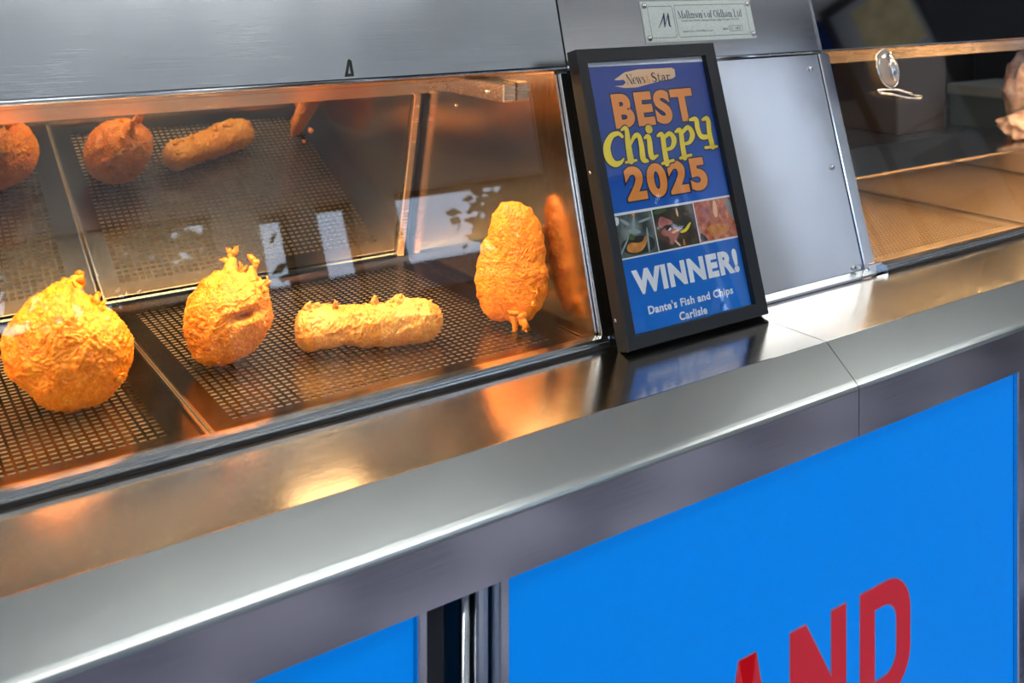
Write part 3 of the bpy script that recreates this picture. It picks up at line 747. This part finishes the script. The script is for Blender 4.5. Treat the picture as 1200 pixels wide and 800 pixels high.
# a small serif alphabet drawn with strokes (unit cap height, thick stems, thin serifs)
TK, TN = .15, .045
def SF(x, y, w=.30): return [(x - w / 2, y, TN), (x + w / 2, y, TN)]
SER = {
 'N': (.86, [[(.14, 0, TN), (.14, 1, TN)], [(.14, 1, TK), (.72, 0, TK)], [(.72, 0, TN), (.72, 1, TN)], SF(.12, 0), SF(.12, 1), SF(.72, 1)]),
 'e': (.52, [[(.08, .36, TN), (.44, .36, TN), (.42, .55, .09), (.26, .64, TN), (.10, .50, .13), (.08, .30, TK), (.14, .10, .13), (.28, .02, .07), (.44, .12, TN)]]),
 'w': (.80, [[(.08, .64, .14), (.26, 0, .14)], [(.26, 0, TN), (.40, .62, TN)], [(.38, .64, .14), (.56, 0, .14)], [(.56, 0, TN), (.72, .64, TN)], SF(.08, .64, .24), SF(.72, .64, .22)]),
 's': (.46, [[(.36, .52, TN), (.24, .63, .07), (.10, .54, .12), (.16, .40, .13), (.32, .26, .14), (.36, .12, .12), (.22, .01, .07), (.06, .12, TN)]]),
 '&': (.80, [[(.72, .46, TN), (.50, .08, .08), (.26, 0, .13), (.10, .20, .14), (.30, .52, .10), (.46, .80, .10), (.32, .98, .07), (.20, .80, .12), (.40, .36, .15), (.72, .02, .12)]]),
 'S': (.62, [[(.50, .80, TN), (.34, .98, .08), (.14, .86, .14), (.16, .64, .16), (.40, .44, .18), (.52, .22, .15), (.32, .02, .08), (.08, .20, TN)]]),
 't': (.40, [[(.17, .86, .08), (.17, .12, .14), (.26, .02, .09), (.36, .10, TN)], [(.04, .64, TN), (.35, .64, TN)]]),
 'a': (.54, [[(.10, .50, .10), (.22, .63, .08), (.36, .54, .13), (.37, .10, .14), (.46, .02, TN)], [(.36, .38, TN), (.16, .30, .10), (.08, .14, .13), (.18, .02, .09), (.36, .12, TN)]]),
 'r': (.46, [[(.14, .62, .13), (.14, 0, .14)], [(.14, .46, TN), (.28, .62, .08), (.38, .58, .14)], SF(.14, 0, .28), SF(.10, .62, .16)]),
 'M': (1.02, [[(.16, 0, TN), (.16, 1, TN)], [(.16, 1, TK), (.50, .05, TK)], [(.50, .05, TN), (.82, 1, TN)], [(.84, 1, TK), (.84, 0, TK)], SF(.14, 0), SF(.12, 1, .24), SF(.84, 0), SF(.88, 1, .24)]),
 'l': (.32, [[(.15, 1.02, .14), (.15, 0, .14)], SF(.15, 0, .28), SF(.10, 1.02, .16)]),
 'i': (.32, [[(.15, .62, .14), (.15, 0, .14)], SF(.15, 0, .28), SF(.10, .62, .16), [(.15, .88, .14), (.151, .88, .14)]]),
 'n': (.60, [[(.14, .62, .13), (.14, 0, .14)], [(.14, .46, TN), (.28, .62, .08), (.42, .50, .14), (.43, 0, .14)], SF(.14, 0, .26), SF(.43, 0, .26), SF(.09, .62, .14)]),
 'h': (.60, [[(.14, 1.02, .13), (.14, 0, .14)], [(.14, .46, TN), (.28, .62, .08), (.42, .50, .14), (.43, 0, .14)], SF(.14, 0, .26), SF(.43, 0, .26), SF(.09, 1.02, .14)]),
 'm': (.90, [[(.14, .62, .13), (.14, 0, .14)], [(.14, .46, TN), (.28, .62, .08), (.42, .50, .14), (.43, 0, .14)], [(.43, .46, TN), (.58, .62, .08), (.72, .50, .14), (.73, 0, .14)], SF(.14, 0, .26), SF(.43, 0, .26), SF(.73, 0, .26), SF(.09, .62, .14)]),
 'o': (.56, [[(.28, .63, TN), (.12, .52, .13), (.09, .32, TK), (.14, .10, .13), (.28, .01, TN), (.42, .10, .13), (.47, .32, TK), (.43, .52, .13), (.28, .63, TN)]]),
 'O': (.86, [[(.43, .99, TN), (.20, .84, .13), (.11, .50, TK), (.20, .16, .13), (.43, .01, TN), (.66, .16, .13), (.75, .50, TK), (.66, .84, .13), (.43, .99, TN)]]),
 'f': (.38, [[(.40, .90, .11), (.30, 1.0, .07), (.16, .86, .13), (.15, 0, .14)], [(.02, .62, TN), (.34, .62, TN)], SF(.15, 0, .28)]),
 'd': (.60, [[(.44, 1.02, .14), (.44, 0, .14)], [(.42, .54, TN), (.24, .63, .08), (.10, .44, .14), (.10, .20, .14), (.22, .01, .08), (.42, .12, TN)], SF(.40, 1.02, .16), SF(.48, 0, .16)]),
 'L': (.70, [[(.18, 1, TK), (.18, 0, TK)], SF(.18, 1, .34), [(.06, .01, TN), (.58, .01, TN), (.62, .24, TN)]]),
 "'": (.20, [[(.10, 1.0, .12), (.08, .78, .04)]]), ' ': (.26, []),
}
def serif(mb, body, x0, y0, x1, h, z=0, rise=0, wt=1.0):
    wd = sum(SER[c][0] for c in body); sx = (x1 - x0) / wd; x = x0
    for c in body:
        a, ss = SER[c]
        for st in ss: stroke(mb, [(x + p[0] * sx, y0 + p[1] * h + rise * (x + p[0] * sx - x0), p[2] * wt * (sx + h) / 2) for p in st], z, 0, 4)
        x += a * sx

# ------------------------------------------------------------------ maker's plate on the hood
M['plate'] = noise_mat('plate_enamel', [(.35, srgb(196, 208, 204)), (.65, srgb(208, 219, 214))], 300, .35)
M['navy'] = mat('navy_print', srgb(38, 44, 84), .5)
M['ink'] = mat('ink_print', srgb(44, 46, 56), .5)
npl = thing('maker_plate', 'pale enamel maker plate with navy lettering screwed to the hood', 'sign', GM(.9135, .3547, .0032).to_translation())
PX = local(npl) @ GM(.9135, .3547, .0032)
pw, ph = .2140, .0572
face = MB().box(0, pw, 0, ph, 0, .0012).build('plate', M['plate'], npl, PX)
for sx in (.006, pw - .006):
    for sy in (.006, ph - .006): screw(npl, PX @ Matrix.Translation((sx, sy, .0012)), .0042)
bd = MB()
def rrect(mb, x0, y0, x1, y1, r, w, z):
    pts = []
    for cx, cy, a0 in ((x1 - r, y1 - r, 0), (x0 + r, y1 - r, 90), (x0 + r, y0 + r, 180), (x1 - r, y0 + r, 270)):
        for k in range(5): a = math.radians(a0 + k * 22.5); pts.append((cx + r * math.cos(a), cy + r * math.sin(a)))
    n = len(pts); inn = grow(pts, -w)
    mb.add([(a, b, z) for a, b in pts + inn], [(i, (i + 1) % n, (i + 1) % n + n, i + n) for i in range(n)])
ZP = .0015
rrect(bd, .011, .0055, .0575, .0505, .004, .0006, ZP); rrect(bd, .0605, .0055, pw - .011, .0515, .004, .0006, ZP)
rrect(bd, .161, .0115, .188, .0195, .001, .0005, ZP)
bd.build('border_lines', M['ink'], face, PX)
lg = MB()
for st in ([(.026, .020, .0008), (.034, .030, .0018), (.0395, .0395, .0014)], [(.0395, .0395, .0022), (.0385, .030, .0030), (.0375, .0215, .0022)], [(.0378, .022, .0008), (.043, .031, .0012), (.0475, .0395, .0010)], [(.0475, .0395, .0020), (.0468, .030, .0032), (.0468, .0225, .0026), (.0495, .0215, .0008)]):
    stroke(lg, st, ZP)
lg.build('monogram', M['navy'], face, PX)
tx = MB(); serif(tx, "Mallinson's of Oldham Ltd", .0655, .0325, .1925, .0102, ZP, 0, .85); tx.build('name_lettering', M['navy'], face, PX)
tx = MB(); fit_text(tx, 'Turner Lane Works, Florence Street, Upper Royton OL2 7UT', .0700, .0265, .1850, .0305, .0, ZP)
fit_text(tx, 'Telephone No. 0706 848861 2 Lines', .0690, .0115, .1270, .0150, .0, ZP); fit_text(tx, 'Serial No', .1480, .0135, .1590, .0170, .01, ZP); fit_text(tx, '11 1403', .1640, .0135, .1840, .0175, .0, ZP)
tx.build('small_lettering', M['ink'], face, PX)

# ------------------------------------------------------------------ framed award poster leaning on the steel panel
FL = math.radians(16.02); FW, FH, FT = .2347, .3525, .020
fo = Vector((.7542, .8715, 1.0752))
fu = Vector((0, math.sin(FL), math.cos(FL))); fn_ = Vector((0, -math.cos(FL), math.sin(FL)))
FMx = Matrix(((1, 0, 0, fo.x), (0, fu.y, fn_.y, fo.y), (0, fu.z, fn_.z, fo.z), (0, 0, 0, 1)))   # local x right, y up, z out (front face at z = 0)
aw = thing('award_frame', 'black framed blue award poster leaning on the steel ledge', 'picture frame', (fo.x + FW / 2, .89, 1.07)); o = local(aw) @ FMx
px0, px1, py0, py1 = .0137, .2145, .0153, .3365
mo = MB()
def moulding(mb, x0, y0, x1, y1, w):
    O = [(x0, y0), (x1, y0), (x1, y1), (x0, y1)]; I = [(px0, py0), (px1, py0), (px1, py1), (px0, py1)]; c = .0016
    Oc = [(x0 + c, y0 + c), (x1 - c, y0 + c), (x1 - c, y1 - c), (x0 + c, y1 - c)]
    rings = [[(a, b, -FT) for a, b in O], [(a, b, -c) for a, b in O], [(a, b, 0) for a, b in Oc], [(a, b, 0) for a, b in I], [(a, b, -.0055) for a, b in I], [(a, b, -FT) for a, b in I]]
    v = [p for r in rings for p in r]; f = []
    for r in range(5):
        for k in range(4): k2 = (k + 1) % 4; f.append((r * 4 + k, r * 4 + k2, r * 4 + 4 + k2, r * 4 + 4 + k))
    for k in range(4): k2 = (k + 1) % 4; f.append((k2, k, 20 + k, 20 + k2))
    mb.add(v, f)
moulding(mo, 0, 0, FW, FH, .0137); mo.build('frame_moulding', M['frame'], aw, o)
MB().box(px0 + .0002, px1 - .0002, py0 + .0002, py1 - .0002, -FT + .002, -.0088).build('backing_board', M['frame'], aw, o)
for yy in (.035, .205): screw(aw, o @ Matrix.Translation((0, yy, -.014)) @ Matrix.Rotation(math.radians(-90), 4, 'Y'), .0022)

def poster_blue():
    m = mat('poster_blue', srgb(20, 80, 180), .55, 0, .3); N, Lk, b = nodes(m)
    t = N.new('ShaderNodeTexCoord'); sp_ = N.new('ShaderNodeSeparateXYZ'); mr = N.new('ShaderNodeMapRange'); r = N.new('ShaderNodeValToRGB')
    Lk.new(t.outputs['Object'], sp_.inputs[0]); Lk.new(sp_.outputs['Z'], mr.inputs['Value'])
    mr.inputs['From Min'].default_value = .0; mr.inputs['From Max'].default_value = .34
    e = r.color_ramp.elements; e[0].color = srgb(0, 118, 218); e[1].color = srgb(56, 72, 158); q = e.new(.45); q.color = srgb(12, 92, 194); q = e.new(.75); q.color = srgb(22, 62, 152)
    Lk.new(mr.outputs['Result'], r.inputs['Fac']); Lk.new(r.outputs['Color'], b.inputs['Base Color'])
    return m
M['pblue'] = poster_blue()
M['pwhite'] = mat('poster_white', srgb(240, 240, 250), .55, 0, .3)
M['porange'] = mat('poster_orange', srgb(244, 150, 72), .55, 0, .3)
M['pyellow'] = mat('poster_yellow', srgb(252, 222, 66), .55, 0, .3)
M['pnavy'] = mat('poster_navy', srgb(22, 30, 74), .55, 0, .3)
M['ppeach'] = mat('poster_peach', srgb(244, 198, 162), .55, 0, .3)
M['pblack'] = mat('poster_black', srgb(44, 40, 40), .55, 0, .3)
ps = MB().box(px0 + .0003, px1 - .0003, py0 + .0003, py1 - .0003, -.0086, -.0082).build('poster_sheet', M['pblue'], aw, o)
Z = -.0082
def part(mb, name, m, label=None):
    q = mb.build(name, m, ps, o)
    if label: q['label'] = label
    return q
k = .001
mb = MB(); mb.poly([(px0 + .0003, .3312), (px1 - .0003, .3290), (px1 - .0003, py1 - .0003), (px0 + .0003, py1 - .0003)], Z + .0001); part(mb, 'top_margin', M['pwhite'])
fk = [(57.1, 313.0), (76.3, 321.6), (97.4, 324.2), (157.0, 323.5), (161.5, 320.9), (160.8, 312.1), (155.3, 309.4), (125.2, 306.2), (91.9, 301.5), (71.6, 301.9), (56.4, 305.1), (69.6, 305.4), (75.4, 308.5), (72.7, 312.4), (63.2, 312.3)]
mb = MB(); mb.poly([(a * k, b * k) for a, b in fk], Z + .0002); part(mb, 'chip_fork_shape', M['ppeach'])
mb = MB(); serif(mb, 'News', .0765, .3062, .1080, .0120, Z + .0004); serif(mb, 'Star', .1180, .3066, .1515, .0120, Z + .0004); part(mb, 'newspaper_lettering', M['pblack'])
mb = MB(); serif(mb, '&', .1085, .3068, .1170, .0095, Z + .0004); part(mb, 'ampersand', M['porange'])
def heavy(body, x0, y0, x1, y1, name, off, space):
    a = MB(); fit_text(a, body, x0, y0, x1, y1, off + .035, Z + .0002, space, pad=1); part(a, 'lettering_outline', M['pnavy'])
    a = MB(); fit_text(a, body, x0, y0, x1, y1, off, Z + .0004, space, pad=1); part(a, name, M['porange'])
heavy('BEST', .0495, .2550, .1800, .2930, 'title_lettering', .050, 1.16)
heavy('2025', .0480, .1665, .1785, .2030, 'year_lettering', .048, 1.16)
chip = [[(53.2, 242.8, 3.3), (47.7, 246.9, 3.7), (36.5, 244.3, 5.1), (26.8, 232.9, 7.4), (26.5, 219.5, 7.9), (34.0, 211.2, 5.6), (43.7, 211.8, 3.3), (49.3, 215.9, 1.6)],
[(54.0, 250.6, 2.1), (61.8, 251.4, 4.4), (60.5, 232.5, 6.0), (60.1, 212.9, 7.0)], [(51.7, 211.0, 2.3), (68.9, 212.0, 2.3)],
[(62.3, 229.6, 2.3), (72.2, 240.6, 3.7), (79.7, 241.0, 4.6), (81.2, 227.9, 5.6), (80.1, 212.8, 6.0), (86.6, 209.4, 2.8)],
[(88.5, 237.8, 2.3), (95.5, 237.7, 5.1), (94.0, 218.3, 6.0), (95.9, 212.6, 4.6), (105.0, 214.5, 1.9)], [(97.7, 247.9, 7.4), (98.9, 247.7, 7.4)],
[(110.3, 238.3, 2.3), (118.3, 238.5, 5.1), (117.4, 218.9, 5.6), (117.2, 203.5, 6.0)], [(109.7, 203.7, 2.6), (129.3, 205.9, 2.6)],
[(120.4, 234.9, 3.3), (131.2, 239.6, 4.2), (136.7, 231.2, 6.0), (130.4, 221.9, 3.7), (119.3, 220.1, 2.3)],
[(141.6, 240.7, 2.3), (150.3, 241.4, 5.1), (149.3, 222.9, 5.6), (148.8, 207.9, 6.0)], [(141.2, 207.3, 2.6), (161.0, 209.6, 2.6)],
[(152.3, 238.4, 3.3), (164.6, 244.6, 4.2), (170.0, 235.4, 6.0), (162.7, 226.0, 3.7), (151.2, 224.2, 2.3)],
[(170.2, 253.7, 2.3), (181.3, 253.4, 5.1), (180.9, 241.7, 5.6), (184.9, 231.2, 5.1), (197.5, 229.8, 3.7)],
[(192.3, 252.2, 2.3), (202.2, 252.3, 5.1), (200.3, 234.3, 5.6), (201.1, 216.7, 6.0)], [(188.0, 216.2, 2.6), (209.1, 215.9, 2.6)]]
a = MB(); b = MB()
for st in chip:
    q = [(x * k, y * k, w_ * k * 1.45) for x, y, w_ in st]; stroke(a, q, Z + .0006, .0016); stroke(b, q, Z + .0008)
part(a, 'lettering_outline', M['pnavy']); part(b, 'funky_lettering', M['pyellow'])
# photo strip
mb = MB(); mb.poly([(px0 + .0003, .0995), (px1 - .0003, .0985), (px1 - .0003, .1525), (px0 + .0003, .1535)], Z + .0001); part(mb, 'photo_border', M['pwhite'])
M['ph1'] = noise_mat('photo_fryer', [(.3, srgb(34, 38, 42)), (.5, srgb(84, 90, 92)), (.72, srgb(140, 146, 150))], 60, .55, vec=(1, 1, .5))
M['ph2'] = noise_mat('photo_brown', [(.3, srgb(30, 22, 20)), (.5, srgb(62, 42, 34)), (.75, srgb(110, 82, 64))], 50, .55)
M['ph3'] = noise_mat('photo_salmon', [(.3, srgb(150, 66, 46)), (.5, srgb(206, 112, 84)), (.72, srgb(230, 160, 130))], 110, .55)
M['pho'] = noise_mat('photo_fish', [(.3, srgb(190, 100, 30)), (.7, srgb(232, 160, 70))], 120, .55)
M['php'] = noise_mat('photo_pink', [(.3, srgb(150, 70, 70)), (.7, srgb(206, 130, 122))], 90, .55)
M['phg'] = mat('photo_green', srgb(70, 92, 40), .55); M['phs'] = mat('photo_steel', srgb(150, 164, 172), .55); M['phd'] = mat('photo_dark', srgb(26, 22, 24), .55)
def chaikin(p, n=2):
    for _ in range(n):
        q = []
        for i in range(len(p)):
            a, b = p[i], p[(i + 1) % len(p)]; q += [(a[0] * .75 + b[0] * .25, a[1] * .75 + b[1] * .25), (a[0] * .25 + b[0] * .75, a[1] * .25 + b[1] * .75)]
        p = q
    return p
def pic(x0, x1, m, blobs):
    q = MB().poly([(x0, .1012), (x1, .1008), (x1, .1500), (x0, .1504)], Z + .0002); q_ = part(q, 'photo', m)
    for i, (bm_, pts) in enumerate(blobs):
        mb = MB(); mb.poly([(x0 + u * (x1 - x0), .1010 + v * .0492) for u, v in chaikin(pts)], Z + .0003 + i * .00005); part(mb, 'photo_detail', bm_)
pic(px0 + .0003, .0780, M['ph1'], [(M['phd'], [(.05, .30), (.40, .50), (.95, .40), (.95, .05), (.30, .02)]), (M['phs'], [(.20, .95), (.42, .80), (.40, .70), (.22, .84)]), (M['phs'], [(.62, .80), (.96, .86), (.96, .80), (.64, .74)]), (M['pho'], [(.24, .14), (.45, .06), (.66, .12), (.80, .36), (.74, .46), (.66, .30), (.5, .30), (.36, .34), (.26, .28)]),
    (M['phs'], [(.44, .58), (.52, .96), (.58, .96), (.52, .58)]), (M['phs'], [(.30, .62), (.48, .50), (.70, .52), (.52, .66)]), (M['phg'], [(.32, .42), (.44, .36), (.50, .46), (.38, .56)]),
    (M['phs'], [(.04, .08), (.32, .48), (.35, .45), (.08, .06)]), (M['phs'], [(.74, .04), (.79, .62), (.83, .62), (.80, .04)]), (M['pwhite'], [(.03, .78), (.16, .78), (.18, .98), (.03, .98)]), (M['porange'], [(.5, .94), (.58, .94), (.58, 1), (.5, 1)])])
pic(.0795, .1475, M['ph2'], [(M['php'], [(.06, .62), (.16, .84), (.30, .74), (.44, .66), (.40, .56), (.24, .60), (.14, .50)]), (M['php'], [(.10, .46), (.26, .54), (.46, .50), (.58, .40), (.50, .26), (.38, .10), (.26, .10), (.30, .30), (.14, .34)]),
    (M['phd'], [(.20, .50), (.36, .56), (.44, .50), (.30, .44)]), (M['pwhite'], [(.28, .46), (.36, .52), (.38, .48), (.32, .43)]), (M['ppeach'], [(.34, .40), (.50, .44), (.52, .38), (.38, .34)]),
    (M['pyellow'], [(.56, .38), (.68, .40), (.84, .56), (.88, .54), (.74, .34), (.58, .32)]), (M['ppeach'], [(.54, .84), (.57, .98), (.61, .84), (.58, .70)]),
    (M['phg'], [(.02, .86), (.30, .90), (.36, .99), (.02, .99)]), (M['pho'], [(.58, .02), (.61, .24), (.65, .02)]), (M['ppeach'], [(.48, .02), (.38, .18), (.42, .20), (.53, .03)])])
pic(.1490, px1 - .0003, M['ph3'], [(M['php'], [(.10, .95), (.34, .90), (.40, .60), (.22, .40), (.08, .60)]), (M['pho'], [(.18, .30), (.40, .42), (.70, .36), (.86, .20), (.60, .08), (.30, .10)]), (M['ppeach'], [(.46, .56), (.50, .98), (.60, .98), (.58, .54)]), (M['phs'], [(.80, .96), (.90, .60), (.99, .30), (.99, .98)]), (M['php'], [(.66, .62), (.72, .80), (.80, .66), (.74, .56)]),
    (M['phd'], [(.02, .02), (.20, .02), (.16, .12), (.02, .28)])])
a = MB(); fit_text(a, 'WINNER!', .0300, .0570, .2060, .0860, .055, Z + .0003, 1.12); part(a, 'winner_lettering', M['pwhite'])
a = MB(); fit_text(a, "Dante's Fish and Chips", .0455, .0305, .1870, .0430, .032, Z + .0003, 1.08); fit_text(a, 'Carlisle', .0915, .0178, .1375, .0275, .032, Z + .0003, 1.08); part(a, 'shop_lettering', M['pwhite'])
MB().box(px0 + .0002, px1 - .0002, py0 + .0002, py1 - .0002, -.0066, -.0056).build('glazing', M['glass'], aw, o)

# ------------------------------------------------------------------ clear knob on the right glass
kn = thing('door_knob', 'clear oval knob with a bent wire hook fixed on the right glass', 'knob', GM(1.415, .292, 0).to_translation()); o = local(kn)
M['acrylic'] = mat('clear_acrylic', (.62, .55, .48, 1), .08, .25, .6, Transmission_Weight=.45, IOR=1.45)
KM = GM(1.415, .294, .0005)
MB().lathe([(.006, 0), (.026, .001), (.031, .004), (.031, .006), (.024, .009), (.010, .011), (.002, .0115)], KM, 32, .85, 1.0).build('knob_body', M['acrylic'], kn, o)
rg = MB(); rg.tube([KM @ Vector((.0265 * math.cos(a * math.pi / 16), .0312 * math.sin(a * math.pi / 16), .005)) for a in range(33)], .0016, 8, False); rg.build('rim_ring', M['chrome'], kn, o)
MB().lathe([(.013, .010), (.014, .014), (.010, .018), (.003, .019)], KM, 24, .5, 1.5).build('cap', M['chrome'], kn, o)
hk = MB(); hk.tube([KM @ Vector(p) for p in ((-.036, -.034, .004), (-.018, -.034, .008), (.004, -.036, .011), (.030, -.043, .012), (.062, -.051, .010), (.066, -.053, .008), (.060, -.054, .007), (.03, -.049, .006), (0, -.042, .004), (-.03, -.038, .003), (-.036, -.034, .004))], .0017, 8); hk.build('wire_hook', M['chrome'], kn, o)

# ------------------------------------------------------------------ kitchen beyond the right cabinet
M['worktop'] = brushed('back_worktop_steel', (.5, .52, .53, 1), .3, (6, 90, 90), .06, .1)
bw = thing('back_worktop', 'steel back worktop along the kitchen wall', 'worktop', (3.6, 2.4, 0)); o = local(bw)
MB().box(1.2, 5.9, 2.1, 2.74, .86, .90).build('top', M['worktop'], bw, o)
MB().box(1.2, 5.9, 2.14, 2.74, .08, .855).build('cupboard_body', M['dark'], bw, o)
M['brownbox'] = mat('brown_card', srgb(88, 66, 50), .7); M['cream'] = mat('cream_plastic', srgb(150, 146, 138), .5); M['blk'] = mat('black_plastic', srgb(26, 26, 28), .35)
M['yel'] = mat('yellow_sticker', srgb(190, 180, 40), .5); M['green_g'] = mat('grey_plastic', srgb(86, 94, 94), .5)
def box_thing(name, label, cat, x0, x1, y0, y1, z0, z1, m, lid=None):
    t = thing(name, label, cat, ((x0 + x1) / 2, (y0 + y1) / 2, z0)); o = local(t)
    MB().box(x0, x1, y0, y1, z0, z1, None, .006).build('body', m, t, o)
    if lid: MB().box(x0 - .008, x1 + .008, y0 - .008, y1 + .008, z1 - .03, z1 + .012, None, .005).build('lid', lid, t, o)
    return t, o
box_thing('food_tub', 'grey lidded food tub on the back worktop', 'tub', 3.80, 4.15, 2.15, 2.4, .90, 1.06, M['green_g'], M['cream'])
t, o = box_thing('fryer_unit', 'black kitchen appliance with yellow sticker on the back worktop', 'appliance', 4.22, 4.85, 2.2, 2.55, .90, 1.30, M['blk'], M['cream'])
MB().box(4.42, 4.48, 2.194, 2.199, 1.12, 1.18).build('sticker', M['yel'], t, o)
box_thing('cardboard_box', 'brown cardboard box on the back worktop beside the tub', 'box', 3.38, 3.70, 2.35, 2.65, .90, 1.22, M['brownbox'])
M['pinkcloth'] = noise_mat('pink_paper', [(.35, srgb(176, 140, 136)), (.65, srgb(232, 212, 208))], 40, .7)
def lump(name, label, cat, C, sx, sy, sz, m, seed):
    V, F = ICO2; out = []
    for d in V:
        p = Vector((d.x * sx, d.y * sy, max(-.75, d.z) * sz)); out.append(p * (1 + .28 * noise.fractal(d * 2.2 + Vector((seed, 0, 0)), .9, 2, 4)))
    mb = MB(); mb.add(out, F, True); lo = min(p.z for p in out); q = mb.build(name, m); q.location = C - Vector((0, 0, lo)); return tag(q, label, cat)
ICO2 = ico(4)
tag(MB().box(1.284, 3.3, RY + .035, RY + .26, 1.02, 1.056).build('rear_shelf', M['rim']), 'steel shelf behind the empty right trays', 'shelf')
lump('paper_bundle', 'crumpled pale pink paper bundle behind the right trays', 'paper', Vector((2.80, RY + .10, 1.0565)), .15, .045, .045, M['pinkcloth'], 1.3)
lump('paper_bundle', 'small upright pink paper twist behind the pale paper bundle', 'paper', Vector((2.93, RY + .205, 1.0565)), .07, .04, .115, M['pinkcloth'], 4.1)

# ------------------------------------------------------------------ customer-side wall boards (seen as reflections in the right glass)
M['printg'] = mat('grey_print', srgb(88, 90, 94), .6)
M['boardg'] = noise_mat('board_grey', [(.3, srgb(138, 142, 146)), (.7, srgb(156, 160, 164))], 4, .6)
mbd = thing('menu_board', 'large pale menu board with a tan sheet on the right wall', 'board', (XR - .02, -1.15, 1.2)); o = local(mbd)
MB().box(XR - .025, XR - .002, -1.42, -.90, 1.15, 2.68).build('board', M['boardg'], mbd, o)
M['tan'] = noise_mat('tan_paper', [(.3, srgb(168, 150, 104)), (.7, srgb(206, 190, 146))], 12, .7)
MB().box(XR - .028, XR - .0255, -1.28, -.92, 2.30, 2.64).build('sheet', M['tan'], mbd, o)
for z0_, z1_, m_ in ((1.9, 1.92, 'printg'), (1.66, 1.78, 'printg'), (1.40, 1.50, 'navy')): MB().box(XR - .028, XR - .0255, -1.32, -1.02, z0_, z1_).build('printed_block', M[m_], mbd, o)
tag(MB().box(4.60, 4.78, YF + .002, YF + .014, 2.2, 2.7).build('reflection_banner', M['navyb'] if 'navyb' in M else M.setdefault('navyb', mat('banner_blue', srgb(10, 50, 130), .5))), 'added blue banner on the front wall, put up for its reflection', 'banner')  # added sheet that puts a blue reflection into the right hood
